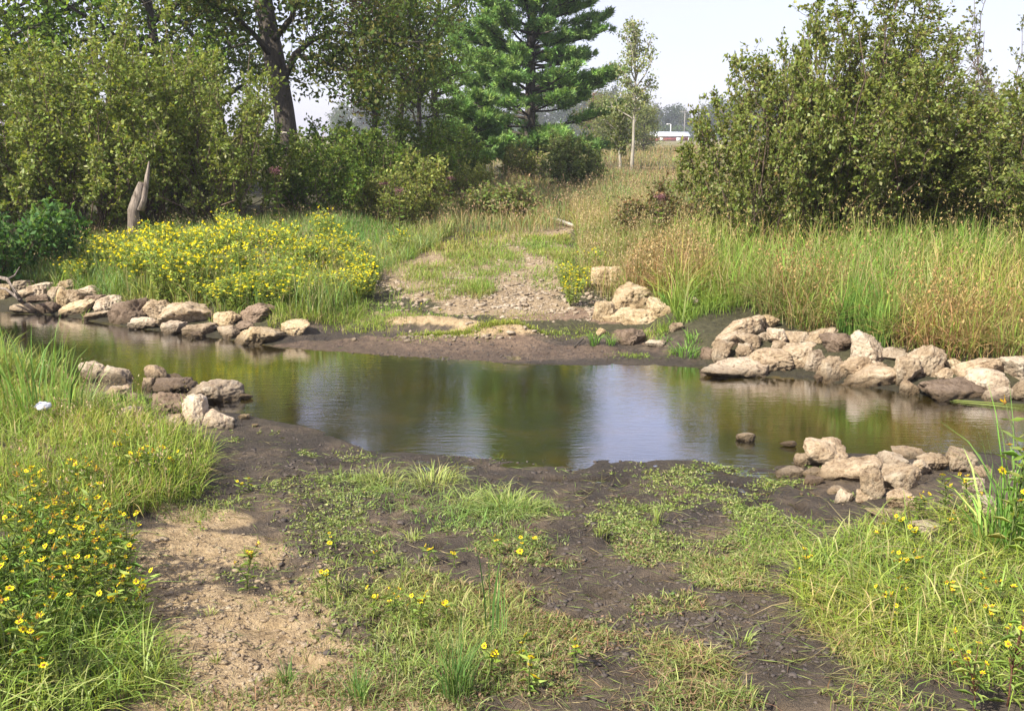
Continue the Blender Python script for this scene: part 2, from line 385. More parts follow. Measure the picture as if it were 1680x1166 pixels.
def soft(f, lo=0.35, hi=0.65):
    k = N.new('ShaderNodeMapRange'); k.inputs[1].default_value = lo; k.inputs[2].default_value = hi
    L.new(math_(N, L, 'ADD', f, math_(N, L, 'MULTIPLY', math_(N, L, 'SUBTRACT', nB, 0.5), 0.9)), k.inputs[0]); return k.outputs[0]
c = mixc(N, L, att('field'), soil, fieldc); c = mixc(N, L, soft(att('mud')), c, mudc); c = mixc(N, L, soft(att('clay')), c, clayc)
c = mixc(N, L, soft(att('sand'), 0.15, 0.8), c, sandc); c = mixc(N, L, soft(att('gravel')), c, gravc); c = mixc(N, L, att('bed'), c, bedc)
# damp, darker rim close to the water level
sp = N.new('ShaderNodeSeparateXYZ'); L.new(pos, sp.inputs[0])
damp = N.new('ShaderNodeMapRange'); damp.inputs[1].default_value = 0.015; damp.inputs[2].default_value = 0.12; damp.inputs[3].default_value = 1; damp.inputs[4].default_value = 0
L.new(math_(N, L, 'ADD', sp.outputs[2], math_(N, L, 'MULTIPLY', math_(N, L, 'SUBTRACT', nA, 0.5), 0.15)), damp.inputs[0])
c = mixc(N, L, math_(N, L, 'MULTIPLY', damp.outputs[0], math_(N, L, 'SUBTRACT', 0.6, math_(N, L, 'MULTIPLY', att('bed'), 0.6))), c, (0.028, 0.022, 0.018))
L.new(c, P.inputs['Base Color'])
ro = N.new('ShaderNodeMapRange'); ro.inputs[3].default_value = 0.92; ro.inputs[4].default_value = 0.42; L.new(math_(N, L, 'MULTIPLY', damp.outputs[0], att('mud')), ro.inputs[0]); L.new(ro.outputs[0], P.inputs['Roughness'])
P.inputs['Specular IOR Level'].default_value = 0.3
bump(N, L, math_(N, L, 'ADD', math_(N, L, 'MULTIPLY', nB, 0.9), math_(N, L, 'MULTIPLY', nC, 0.5)), P, 1.0, 0.07)
me.materials.append(m)
tag(obj('ground', me), kind='structure')

# ------------------------------------------------------------------ water
wx = lines(-9, 7, 0.5, -70, 70); wy = lines(-6, 17, 0.5, -12, 45)
X, Y = np.meshgrid(wx, wy); i = np.arange(len(wy) - 1)[:, None] * len(wx); j = np.arange(len(wx) - 1)[None]
q = np.stack([i + j, i + j + 1, i + len(wx) + j + 1, i + len(wx) + j], -1).reshape(-1, 4)
cx = X.ravel()[q].mean(1); cyy = Y.ravel()[q].mean(1)
keep = (cyy < np.interp(cx, FAR[:, 0], FAR[:, 1]) + 0.9) & (cyy > np.interp(cx, NEAR[:, 0], NEAR[:, 1]) - 0.9)
used, inv = np.unique(q[keep].ravel(), return_inverse=True)
me = mesh('water', np.stack([X.ravel()[used], Y.ravel()[used], np.zeros(len(used))], 1), [inv.reshape(-1, 4)], None, True)
m, t, N, L, P, O = nodes('water'); N.remove(P)
geo = N.new('ShaderNodeNewGeometry'); mp = N.new('ShaderNodeMapping'); mp.inputs['Scale'].default_value = (0.45, 2.2, 1); L.new(geo.outputs['Position'], mp.inputs[0])
h1 = noise(N, L, mp.outputs[0], 9, 3, 0.5, 0.3); h2 = noise(N, L, mp.outputs[0], 24, 3, 0.5)
calm = ramp(N, L, noise(N, L, geo.outputs['Position'], 0.6, 2, 0.5), [(0.35, (0.25,) * 3), (0.65, (1,) * 3)])
b = N.new('ShaderNodeBump'); b.inputs['Distance'].default_value = 0.02; L.new(math_(N, L, 'MULTIPLY', calm, 0.15), b.inputs['Strength'])
L.new(math_(N, L, 'ADD', h1, math_(N, L, 'MULTIPLY', h2, 0.5)), b.inputs['Height'])
gl = N.new('ShaderNodeBsdfGlossy'); gl.inputs['Roughness'].default_value = 0.012; gl.inputs['Color'].default_value = (0.86, 0.9, 1, 1); L.new(b.outputs[0], gl.inputs['Normal'])
tr = N.new('ShaderNodeBsdfTransparent'); tr.inputs['Color'].default_value = (0.84, 0.78, 0.42, 1)
fr = N.new('ShaderNodeLayerWeight'); fr.inputs['Blend'].default_value = 0.5; L.new(b.outputs[0], fr.inputs['Normal'])
frs = math_(N, L, 'ADD', 0.04, math_(N, L, 'MULTIPLY', math_(N, L, 'POWER', fr.outputs['Facing'], 3.6), 1.65))
mx = N.new('ShaderNodeMixShader'); L.new(frs, mx.inputs[0]); L.new(tr.outputs[0], mx.inputs[1]); L.new(gl.outputs[0], mx.inputs[2]); L.new(mx.outputs[0], O.inputs['Surface'])
me.materials.append(m)
tag(obj('water', me), kind='structure')

# ------------------------------------------------------------------ rocks
def ico(sub):
    import bmesh
    bm = bmesh.new(); bmesh.ops.create_icosphere(bm, subdivisions=sub, radius=1); bm.verts.ensure_lookup_table()
    V = np.array([v.co[:] for v in bm.verts]); Fc = np.array([[v.index for v in f.verts] for f in bm.faces]); bm.free(); return V, Fc
ICO = {k: ico(k) for k in (3, 4, 5)}

def rock_geo(g, seed, c, rx, ry, rz, tilt=0, sub=4, flat=False):
    rng = np.random.default_rng(seed); D, Fc = ICO[sub]
    npl = rng.integers(8, 13); Nn = nrm(rng.standard_normal((npl, 3)) * (1, 1, 1.1)); dist = rng.uniform(0.55, 0.95, npl)
    Nn = np.concatenate([Nn, [[0, 0, 1.0], [0.1, -1, 0.05]]]); dist = np.concatenate([dist, [rng.uniform(0.72, 0.9), rng.uniform(0.75, 0.92)]])
    k = np.maximum(D @ nrm(Nn).T, 1e-3) / dist[None]
    r = 1 / (np.sum(np.maximum(k, 0) ** 26, 1) ** (1 / 26.0))
    r = np.minimum(r, 1.25)
    sc = np.array([rx, ry, rz]); avg = (rx * ry * rz) ** (1 / 3)
    V = D * r[:, None] * (sc / sc.max()); o = rng.uniform(0, 50, 3)
    n = 0.17 * fbm(V * 2.2 + o, 3, seed) + 0.09 * (0.6 - 2 * np.abs(fbm(V * 3.6 + o, 3, seed + 9))) + 0.08 * fbm(V * 9 + o, 4, seed + 5, 0.7)
    lay = V[:, 2] * 6 + 1.6 * fbm(V * 1.5 + o, 2, seed + 3) + o[0]; fl = lay - np.floor(lay); n = n + 0.07 * (ss(0, 0.25, fl) - ss(0.8, 1.0, fl)) * (0.5 + fbm(V * 2 + o, 2, seed + 4))
    crk = fbm(V * 3.2 + o + 9, 2, seed + 77); n = n - 0.13 * np.exp(-(crk / 0.03) ** 2)
    V = D * (r * (1 + n))[:, None]
    mx_, mn = V.max(0), V.min(0); V = (V - (mx_ + mn) / 2) / ((mx_ - mn) / 2)
    V = V * sc; V[:, 2] = np.where(V[:, 2] < 0, V[:, 2] * 1.35, V[:, 2])
    a = R(tilt); ca, sa = math.cos(a), math.sin(a)
    V = np.stack([V[:, 0] * ca + V[:, 2] * sa, V[:, 1], -V[:, 0] * sa + V[:, 2] * ca], 1)
    g.add(V + np.asarray(c), [Fc], (0.5, 0.5, 0.5))

def rock(label, cx, cy_, w_, h_, mat='tan', tilt=0, group=None, lobes=None, sub=5, depth=0.9):
    """placed on the ground where the photograph shows its foot; extra lobes belong to the same stone"""
    rock.n += 1
    base = G(cx, cy_ + h_ * 0.40, floor=-0.06)
    s = 1.14 * np.hypot(base[1], EYE - base[2]) / F
    ry = depth * 0.5 * s * (0.55 * w_ + 0.45 * min(w_, h_ * 1.6)); Yc = base[1] + ry * 0.55
    ce = at(cx, cy_, Yc); g = Geo()
    if ce[2] < 0.02: ce[2] = 0.02
    if lobes:
        for k, (lx, ly, lw, lh, lt) in enumerate(lobes):
            p = at(lx, ly, Yc + 0.02 * k) - ce; rock_geo(g, rock.n * 13 + k, p, lw * s / 2, min(ry, 0.45 * s * (lw + lh) / 2), lh * s / 2, lt, sub)
    else: rock_geo(g, rock.n * 13, (0, 0, 0), w_ * s / 2, ry, h_ * s / 2, tilt, sub)
    o = obj('rock' if w_ > 17 else 'stone', g.build('rock', ROCK[mat], False), loc=ce)
    tag(o, label, 'rock', group); ROCKS.append((ce[0], ce[1], w_ * s / 2, ry))
    o.data.polygons.foreach_set('use_smooth', np.ones(len(o.data.polygons), bool))
    return o
rock.n = 0; ROCKS = []

g1 = 'rocks piled on the far bank below the tall grass'
for r_ in [
 ('cream wedge-shaped rock topping the far pile at the edge of the grass', 1260, 529, 34, 22, 'cream'),
 ('long slanting pinkish rock along the top of the far pile where it meets the mud', 1214, 538, 82, 32, 'tan', -14),
 ('rounded tan rock under the slanting top rock at the mud end of the far pile', 1191, 559, 42, 26),
 ('smooth egg-shaped rock standing just above the flat waterside slab', 1186, 577, 34, 33, 'tan'),
 ('small dark-sided rock touching the mud at the end of the far pile', 1162, 581, 22, 20, 'brown'),
 ('brownish round rock behind the two eggs above the waterside slab', 1228, 561, 38, 26),
 ('upright little rock with a shaded side, second egg above the flat slab', 1222, 578, 28, 28, 'tan'),
 ('fist-sized cream stone wedged in the middle of the far pile', 1252, 553, 16, 15, 'pale'),
 ('long flat slab at the water edge with a dark wet underside', 1208, 604, 114, 29, 'pale', 2),
 ('pale domed rock behind the fist-sized stone in the far pile', 1278, 553, 38, 26, 'pale'),
 ('broad low rock with a cracked top in the back row of the far pile', 1310, 556, 44, 24, 'tan'),
 ('narrow tan rock tucked beneath the domed rock', 1282, 568, 36, 17),
 ('wide overhanging rock above the dark gap beside the flat slab', 1265, 590, 64, 36, 'tan', 6),
 ('bulky rock with a shaded hollow right of the overhanging rock', 1312, 585, 50, 37, 'tan', -10),
 ('thin tilted slab pointing up towards the grass at the back of the far pile', 1345, 552, 52, 22, 'tan', -18),
 ('flat-faced brown rock in the back row beneath the green reeds', 1373, 563, 56, 34, 'brown', 3),
 ('whitish rock split by dark seams over the water', 1337, 593, 40, 36, 'pale'),
 ('large knobbly rock with a dark wet cavity at the water edge', 1366, 607, 52, 42, 'tan'),
 ('slanting rock leaning on the knobbly one with the cavity', 1398, 605, 52, 34, 'tan', -22),
 ('small yellow-brown wet stone at the foot of the whitish seamed rock', 1345, 624, 18, 12, 'brown'),
 ('tall pale rock rising to a peak beside the green reeds', 1418, 577, 62, 52, 'pale', 24),
 ('flat-topped pale rock joined to the peaked one', 1466, 583, 44, 22, 'pale', -6),
 ('long boulder slanting up out of the water with an ochre foot', 1425, 619, 90, 36, 'tan', -26),
 ('upright greyish block standing between two pale boulders', 1486, 614, 40, 52, 'tan'),
 ('big sloping rock with a sunlit crown and shaded pink face', 1513, 593, 60, 56, 'tan', 18),
 ('round ochre stone in the water before the upright block', 1491, 637, 30, 25, 'tan'),
 ('long dark pitted rock lying low at the waterline', 1562, 640, 110, 38, 'brown', 4),
 ('small slanted rock resting on the dark pitted one', 1547, 614, 36, 19, 'tan', -15),
 ('yellowish lichen-covered stone half hidden in grass stalks', 1567, 598, 36, 18, 'cream'),
 ('wide pink rock under the brown grass behind the dark pitted rock', 1602, 607, 78, 36, 'tan'),
 ('smooth pale rock running down to the water past the dark pitted one', 1617, 626, 62, 42, 'pale', -20),
 ('low speckled stone at the water end of the smooth pale rock', 1638, 648, 54, 24, 'pale', -8),
 ('large pale rock at the frame edge topped by grass', 1670, 606, 64, 40, 'pale'),
 ('shadowed rock at the frame edge just above the water', 1682, 641, 52, 36, 'tan'),
 ]: rock(*r_, group=g1)

g2 = 'cream boulders beside the gravel track'
rock('cream boulder half hidden by yellow flowers, farthest of the trackside boulders', 997, 457, 54, 36, 'cream', group=g2)
rock('rough honey-coloured boulder under dry brown grass', 1037, 491, 68, 48, 'cream', group=g2, sub=5)
rock('smaller rounded boulder at the track side of the honey-coloured one', 991, 513, 34, 34, 'cream', group=g2)
rock('long cream boulder with a raised knob at one end', 1045, 517, 106, 36, 'cream', group=g2, sub=5,
     lobes=[(1034, 523, 88, 34, 4), (1081, 509, 36, 44, -12)])
rock('small pale stone among bright green blades under the long boulder', 986, 545, 15, 14, 'cream', group=g2)
rock('crumbling brown clod of clay beneath the long cream boulder', 1036, 553, 44, 28, 'brown', group=g2)
rock('flat pinkish stone in mud below the knobbed boulder', 1074, 564, 30, 13, 'pale', group=g2)
rock('pale stone peeping from green grass above the mud', 1136, 495, 19, 13, 'pale', group=g2)
rock('greyish stone behind the green blades beside the long cream boulder', 1109, 537, 22, 16, 'tan', group=g2)

g3 = 'rocks lining the far bank below the yellow flowers'
for r_ in [
 ('grey-brown boulder overhanging a black hollow at the waterline', 213, 512, 66, 38, 'brown', -8),
 ('knobbly greyish rock behind the black hollow beside the grass', 261, 508, 44, 28, 'tan'),
 ('low white-topped stone standing in the water by the hollow', 240, 531, 46, 19, 'pale'),
 ('largest boulder of the flower-side row, angular with a shaded end', 309, 516, 86, 38, 'tan', -6),
 ('speckled wedge of rock under the largest boulder', 286, 540, 37, 27, 'pale', -12),
 ('tan rock with ochre foot between the speckled wedge and small stones', 326, 542, 48, 21, 'tan'),
 ('tiny ochre stone sitting in the water below the tan rock', 324, 556, 21, 13, 'brown'),
 ('little cream stone just below the bright white block', 347, 537, 22, 14, 'pale'),
 ('bright white block with square corners beside the grass', 374, 523, 43, 23, 'cream', -5),
 ('brown lumpy rock mottled with shade, set back on the mud', 422, 514, 56, 29, 'brown', -12),
 ('ochre-stained rock at the waterline under the white block', 376, 546, 36, 21, 'tan'),
 ('thin grey rock behind the flat whitish slab', 405, 535, 34, 14, 'brown'),
 ('big flat whitish slab with a black undercut over the water', 425, 551, 76, 32, 'cream', -3),
 ('lone square pale rock on the mud, last of the flower-side row', 487, 538, 46, 24, 'cream', -8),
 ('round cream stone on top of the two leaning rocks', 113, 469, 28, 19, 'cream'),
 ('upright cream rock leaning under the round stone', 104, 489, 24, 32, 'cream', 10),
 ('dark-faced rock leaning beside the upright cream one', 126, 487, 33, 28, 'tan', -38),
 ('smooth pale rock in the water below the two leaning rocks', 127, 506, 52, 22, 'cream', -14),
 ('long pale stones-and-earth rock half buried in the grass behind the leaning pair', 146, 478, 44, 19, 'pale'),
 ('dull mauve-brown rock between the leaning pair and the layered rock', 157, 494, 34, 21, 'brown'),
 ('layered pale rock with a sloping face above the water', 179, 500, 42, 28, 'pale', -14),
 ('thin flat stone at the waterline below the layered rock', 166, 517, 44, 12, 'tan', -6),
 ('half-sunken rock with pale cap out in the stream', 41, 507, 40, 15, 'tan'),
 ('half-sunken brown rock beside the smooth pale one', 78, 505, 36, 19, 'brown'),
 ('pale rounded rock in the middle of the distant end of the row', 68, 475, 38, 21, 'pale'),
 ('pale low rock under the bank shade near the driftwood', 38, 468, 34, 16, 'pale'),
 ('cream rock behind the fork of the driftwood at the frame edge', 5, 479, 30, 25, 'cream'),
 ('brownish rock just before the upright cream rock', 91, 482, 22, 23, 'tan'),
 ('flat purple-brown rock in shade behind the half-sunken ones', 64, 490, 34, 14, 'brown'),
 ('small tan stone between the driftwood and the flat shaded rock', 43, 483, 26, 15, 'tan'),
 ]: rock(*r_, group=g3)

g4 = 'rocks on the near bank among the long grass'
rock('large jagged pale rock rising from long grass', 178, 618, 80, 44, 'pale', group=g4, sub=5, lobes=[(157, 613, 40, 40, 6), (196, 622, 58, 38, 18)])
rock('craggy rock with a sunlit knob, farthest out over the water', 270, 618, 70, 40, 'tan', group=g4, sub=5, lobes=[(258, 617, 36, 36, -8), (287, 628, 42, 24, 10)])
rock('small tan rock under the craggy knob', 242, 638, 22, 24, 'tan', group=g4)
rock('flat purplish slab lying across the brown block', 289, 643, 76, 26, 'brown', -4, group=g4, sub=5)
rock('squat brown block beneath the flat purplish slab', 281, 664, 56, 40, 'brown', group=g4, sub=5)
rock('large ridged rock with a shaded overhang facing the stream', 352, 651, 92, 42, 'pale', -8, group=g4, sub=5)
rock('sharp-edged rock standing on the mud with a low sloping tail', 342, 682, 82, 52, 'pale', group=g4, sub=5, lobes=[(318, 675, 38, 50, -4), (351, 690, 66, 34, 24)])
rock('dull green-grey stone at the grass edge under the brown block', 283, 690, 34, 18, 'tan', group=g4)
rock('grey stone veiled by grass blades below the jagged pale rock', 216, 680, 32, 28, 'tan', group=g4)
rock('thin ochre stone breaking the water beside the ridged rock', 403, 661, 24, 10, 'tan', group=g4)
rock('small yellowish stone on the black mud', 402, 684, 17, 9, 'cream', group=g4)
rock('tiny white pebble on the black mud past the yellowish stone', 419, 698, 10, 6, 'cream', group=g4)
rock('grey-pink rock showing through grass under the jagged pale rock', 195, 648, 42, 26, 'tan', group=g4)
rock('dark rock in the shade between the jagged and craggy rocks', 226, 656, 28, 24, 'brown', group=g4)

g5 = 'rocks piled on the near bank beside the flowers'
rock('square pitted block with a dark vertical cleft', 1346, 750, 76, 50, 'tan', group=g5, sub=5, lobes=[(1353, 749, 66, 52, 0), (1316, 758, 26, 24, 0)])
for r_ in [
 ('flat pinkish wedge touching the mud beside the square block', 1295, 774, 44, 17, 'pale', -10),
 ('small rough rock at the foot of the square block', 1335, 778, 36, 18, 'tan'),
 ('dark damp stone on mud under the small rough rock', 1334, 789, 32, 14, 'brown'),
 ('long smooth rock slanting across the middle of the near pile', 1395, 774, 98, 38, 'tan', -13),
 ('pointed upright rock split into layers in front of the near pile', 1428, 796, 36, 50, 'tan', -14),
 ('wide sunlit rock at the back of the near pile', 1470, 759, 70, 28, 'pale', 4),
 ('rounded pink rock topping the near pile over the water', 1489, 744, 52, 21, 'tan'),
 ('bulky boulder with white crown and grey face in the near pile', 1472, 785, 58, 46, 'tan'),
 ('narrow rock between the white-crowned boulder and the flowers', 1510, 769, 34, 26, 'tan', 10),
 ('tan rock behind a single yellow flower head', 1527, 761, 48, 30, 'tan', -10),
 ('smooth domed rock with shaded side at the end of the near pile', 1574, 758, 48, 38, 'tan', 14),
 ('triangular pink stone at the front of the near pile by the grass', 1478, 818, 50, 36, 'tan', -12),
 ('little pale stone on the mud before the layered pointed rock', 1387, 816, 26, 20, 'pale', 20),
 ('flat stone beneath the layered pointed rock', 1420, 813, 38, 19, 'tan'),
 ('olive stone just behind the long slanting rock in the water', 1404, 757, 32, 11, 'brown'),
 ('greyish-pink rock behind the cluster of yellow heads', 1596, 796, 34, 27, 'pale'),
 ('layered pale stone low among the tall green blades', 1616, 829, 44, 31, 'pale'),
 ('buried pale stone showing through the flopped grass', 1517, 865, 46, 20, 'pale'),
 ('low brown stone half covered by weeds below the triangular stone', 1450, 842, 52, 14, 'tan'),
 ('reddish stone chips beside the dark damp stone', 1376, 804, 36, 10, 'tan'),
 ('shaded grey rock behind the bent grass blades', 1610, 775, 32, 20, 'tan'),
 ('small grey stone seen between tall green blades', 1660, 780, 18, 17, 'pale'),
 ('rough orange-tan stone alone in the shallow water', 1222, 729, 28, 17, 'tan'),
 ('drowned ochre stone in the shallows near the square block', 1292, 742, 24, 9, 'brown'),
 ]: rock(*r_, group=g5)

# ------------------------------------------------------------------ woody plants
def wander(rng, p0, d0, length, n=5, curl=0.18, up=0.0):
    P = [np.asarray(p0, float)]; d = nrm(np.asarray(d0, float)); s = length / (n - 1)
    for _ in range(n - 1):
        d = nrm(d + curl * rng.standard_normal(3) + np.array([0, 0, up])); P.append(P[-1] + d * s)
    return np.array(P)

def on(P, t):
    k = t * (len(P) - 1); i_ = int(min(k, len(P) - 2)); f_ = k - i_; return P[i_] * (1 - f_) + P[i_ + 1] * f_, nrm(P[i_ + 1] - P[i_])

def shrub_mesh(seed, Ht, Rd, stems, twigs, per, size, cols, wts=None, base=0.12, gap=0.0, barkc=(0.12, 0.075, 0.055), shape=2.0, tl=0.55):
    """many stems fanning from one root; leafy side twigs all the way up"""
    rng = np.random.default_rng(seed); gs, gl = Geo(), Geo(); LP, LD = [], []
    for k in range(stems):
        a = rng.uniform(0, 2 * math.pi); u = math.sqrt(rng.uniform(0.0, 1)); r1 = Rd * u
        top = Ht * (1 - 0.55 * u ** shape) * rng.uniform(0.72, 1.0)
        b = np.array([math.cos(a), math.sin(a), 0]) * rng.uniform(0, 0.25) * Rd * 0.5
        e = np.array([math.cos(a) * r1, math.sin(a) * r1, top]); mid = b * 0.45 + e * 0.55; mid[:2] = b[:2] * 0.4 + e[:2] * 0.6; mid[2] = top * 0.42
        tt = np.linspace(0, 1, 8)[:, None]
        P = (1 - tt) ** 2 * b + 2 * tt * (1 - tt) * mid + tt ** 2 * e + np.concatenate([np.zeros((1, 3)), rng.standard_normal((7, 3)) * 0.02 * Ht])
        r0 = 0.008 + 0.0035 * Ht * rng.uniform(0.5, 1.1)
        tube(gs, P, np.linspace(r0, 0.004, 8), 5, barkc)
        for q_ in range(twigs):
            t_ = base + (1 - base) * rng.uniform(0, 1) ** 0.6; p, d = on(P, t_)
            if gap and vnoise((p * 0.9 + seed)[None], seed)[0] < gap - 0.5: continue
            od = nrm(np.array([p[0], p[1], 0]) + 1e-3) * rng.uniform(0.0, 1.0) + 0.8 * rng.standard_normal(3) + np.array([0, 0, 0.55]) + d * 0.5
            ln = tl * rng.uniform(0.5, 1.2) * (1.15 - 0.6 * t_)
            T = wander(rng, p, od, ln, 4, 0.25, 0.1)
            tube(gs, T, np.linspace(0.005, 0.002, 4), 3, barkc)
            m_ = rng.poisson(per) + 1; f = rng.uniform(0.15, 1.05, m_) * 3; ii = np.minimum(f.astype(int), 2); fr_ = (f - ii)[:, None]
            LP.append(T[ii] * (1 - fr_) + T[ii + 1] * fr_ + rng.standard_normal((m_, 3)) * 0.02)
            LD.append(nrm(T[-1] - T[0])[None] * 0.5 + rng.standard_normal((m_, 3)) * 0.7 + np.array([[0, 0, -0.1]]))
    LP, LD = np.concatenate(LP), np.concatenate(LD); n = len(LP)
    leaves(gl, LP, LD, size * rng.uniform(0.6, 1.25, n), pal(rng, n, cols, wts), rng, 0.62)
    return gs.build('stems', M_TWIG), gl.build('foliage', M_LEAF)

def tree_mesh(seed, trunk, rad, limbs=24, base=0.3, reach=3.0, env=None, sub=6, twig=5, per=12, size=0.1, cols=((0.06, 0.09, 0.025),), wts=None, elev=(0.1, 0.7), extra=(), spread=0.2, barkmat=None, sag=0.05, aspect=0.62):
    rng = np.random.default_rng(seed); gt, gb, gl = Geo(), Geo(), Geo(); trunk = np.asarray(trunk, float)
    tube(gt, trunk, rad, 9, (0.2, 0.2, 0.2), rng, 0.04); LP, LD = [], []
    ex_ = [np.asarray(e, float) for e in extra]; L_ = [(e, None) for e in ex_]; rr = np.asarray(rad, float)
    for k in range(limbs):
        t_ = base + (1 - base) * ((k + rng.uniform(0, 1)) / limbs); p, d = on(trunk, t_)
        a = k * 2.4 + rng.uniform(-0.5, 0.5); ev = rng.uniform(*elev) + 0.5 * max(0, t_ - 0.6)
        dr = np.array([math.cos(a) * math.cos(ev), math.sin(a) * math.cos(ev), math.sin(ev)])
        hh = (t_ - base) / (1 - base); ln = reach * (env(hh) if env else (0.35 + 1.3 * hh * (1 - hh) * 2) * 0.75) * rng.uniform(0.75, 1.15)
        L_.append((wander(rng, p, dr, ln, 6, 0.16, sag), None))
    for P, _ in L_:
        ln = np.linalg.norm(P[-1] - P[0]); tube(gb, P, np.linspace(min(0.2, 0.012 + 0.022 * ln), 0.012, len(P)), 5, (0.2, 0.2, 0.2))
        for s_ in range(max(3, int(sub * (2.6 if any(P is e for e in ex_) else 1) * min(1.5, ln / max(reach, .01) + 0.3)))):
            t_ = rng.uniform(0.2, 1.0); p, d = on(P, t_)
            Q = wander(rng, p, d * 0.7 + rng.standard_normal(3) * 0.6 + np.array([0, 0, 0.15]), ln * rng.uniform(0.18, 0.42), 4, 0.2, 0.04)
            tube(gb, Q, np.linspace(0.018, 0.006, 4), 3, (0.2, 0.2, 0.2))
            for w_ in range(twig):
                e, d2 = on(Q, rng.uniform(0.3, 1.0)); m_ = rng.poisson(per) + 1
                e = e + rng.standard_normal(3) * spread * 0.8
                LP.append(e + rng.standard_normal((m_, 3)) * spread * (1, 1, 0.6)); LD.append(rng.standard_normal((m_, 3)) + d2 * 0.4 + np.array([[0, 0, -0.15]]))
    LP, LD = np.concatenate(LP), np.concatenate(LD); n = len(LP)
    leaves(gl, LP, LD, size * rng.uniform(0.65, 1.25, n), pal(rng, n, cols, wts), rng, aspect)
    bm_ = barkmat or M_BARK
    return gt.build('trunk', bm_, True), gb.build('branches', bm_), gl.build('foliage', M_LEAF)

def plant(name, parts, loc, label, cat, group=None, rz=0, sc=1.0):
    o = empty(name, loc, rz, sc); tag(o, label, cat, group)
    for nm, me_ in parts: obj(nm, me_, o)
    return o
def woody(name, ms, loc, label, cat='shrub', group=None, rz=0, sc=1.0):
    return plant(name, list(zip(('stems', 'foliage') if len(ms) == 2 else ('trunk', 'branches', 'crown'), ms)), loc, label, cat, group, rz, sc)

ALD = [(0.22, 0.27, 0.062), (0.165, 0.22, 0.045), (0.29, 0.33, 0.10), (0.38, 0.41, 0.20)]
ald = [shrub_mesh(101 + k, 4.4, 2.1, 34, 30, 12, 0.085, ALD, [0.4, 0.32, 0.2, 0.08]) for k in range(3)]
gA = 'grey-green shrubs massed on the far bank behind the yellow flowers'
def ground_at(x, y): return (x, y, gz(x, y) - 0.03)
for k, (px, Y, s_, lab) in enumerate([
    (30, 18.4, 0.96, 'grey-green shrub at the frame edge above the dark leafy bush'),
    (150, 18.8, 1.0, 'tall grey-green shrub just behind the broken pale stump'),
    (262, 19.6, 1.05, 'tall grey-green shrub on the oak side of the broken stump'),
    (368, 19.4, 0.86, 'shorter grey-green shrub next to the oak trunk, in front of it'),
    (95, 21.5, 1.12, 'highest grey-green shrub in the second row, under bright maple leaves'),
    (220, 22.0, 1.1, 'second-row grey-green shrub between the two tallest in front of the maples'),
    (330, 22.5, 0.95, 'second-row grey-green shrub nearest the oak'),
    (-90, 18.2, 0.95, 'grey-green shrub cut off by the frame edge')]):
    woody('alder_shrub', ald[k % 3], ground_at((px - 840) / F * Y, Y), lab, 'shrub', gA, k * 1.7, s_)

# the big shrub thicket on the other side of the track
RS = [(0.18, 0.22, 0.05), (0.13, 0.165, 0.04), (0.24, 0.27, 0.075), (0.33, 0.35, 0.17), (0.21, 0.17, 0.07)]
W5 = [0.36, 0.27, 0.22, 0.09, 0.06]
big = [shrub_mesh(201 + k, 5.2, 2.15, 62, 42, 15, 0.07, RS, W5, 0.08, 0.16, (0.15, 0.085, 0.06), 1.6, 0.6) for k in range(2)]
woody('large_shrub', big[0], ground_at(5.5, 16.4), 'tallest many-stemmed shrub over the reed grass, top running out of frame', 'shrub', rz=0.4)
woody('large_shrub', big[1], ground_at(7.2, 16.3), 'many-stemmed shrub joined to the tallest one, thinner towards the top', 'shrub', rz=2.0, sc=(0.72, 0.72, 0.5))
mid = shrub_mesh(211, 3.2, 1.7, 40, 38, 17, 0.072, RS, W5, 0.08, 0.1, (0.15, 0.085, 0.06), 2.2)
woody('shrub', mid, ground_at(3.9, 16.0), 'lower rounded shrub on the track side of the tallest shrub', 'shrub', None, 0, (0.8, 0.8, 1.0))
woody('large_shrub', big[0], ground_at(6.35, 16.9), 'many-stemmed shrub filling the middle of the thicket behind the two front ones', 'shrub', rz=3.6, sc=(0.95, 0.95, 0.8))
woody('shrub', mid, ground_at(4.75, 15.9), 'rounded shrub between the lower track-side shrub and the tallest one', 'shrub', None, 1.3, (0.8, 0.8, 1.15))
woody('shrub', mid, ground_at(8.0, 15.0), 'brownish lower shrub at the frame edge beyond the tallest shrub', 'shrub', rz=2.5, sc=0.95)
airy = shrub_mesh(221, 6.3, 1.1, 12, 26, 7, 0.075, [(0.13, 0.15, 0.06), (0.2, 0.21, 0.11)], None, 0.25, 0.1, (0.16, 0.11, 0.08), 1.2)
woody('slender_tree', airy, ground_at(9.3, 19.5), 'thin airy willow-like tree behind the thicket at the frame edge', 'tree')
low = shrub_mesh(231, 1.15, 0.55, 14, 16, 8, 0.07, [(0.10, 0.11, 0.035), (0.15, 0.15, 0.06), (0.2, 0.12, 0.06)], None, 0.2, 0, (0.2, 0.13, 0.09))
gL = 'straggly low shrubs by the track in front of the big thicket'
for px, Y, s_, lab in [(1066, 17.5, 0.95, 'thin upright sapling with sparse leaves beside the track'), (1100, 16.5, 0.55, 'straggly reddish-leaved low shrub between the sapling and the thicket'), (1138, 17.2, 0.8, 'low green shrub touching the track side of the thicket')]:
    woody('low_shrub', low, ground_at((px - 840) / F * Y, Y), lab, 'shrub', gL, px * 0.1, s_)

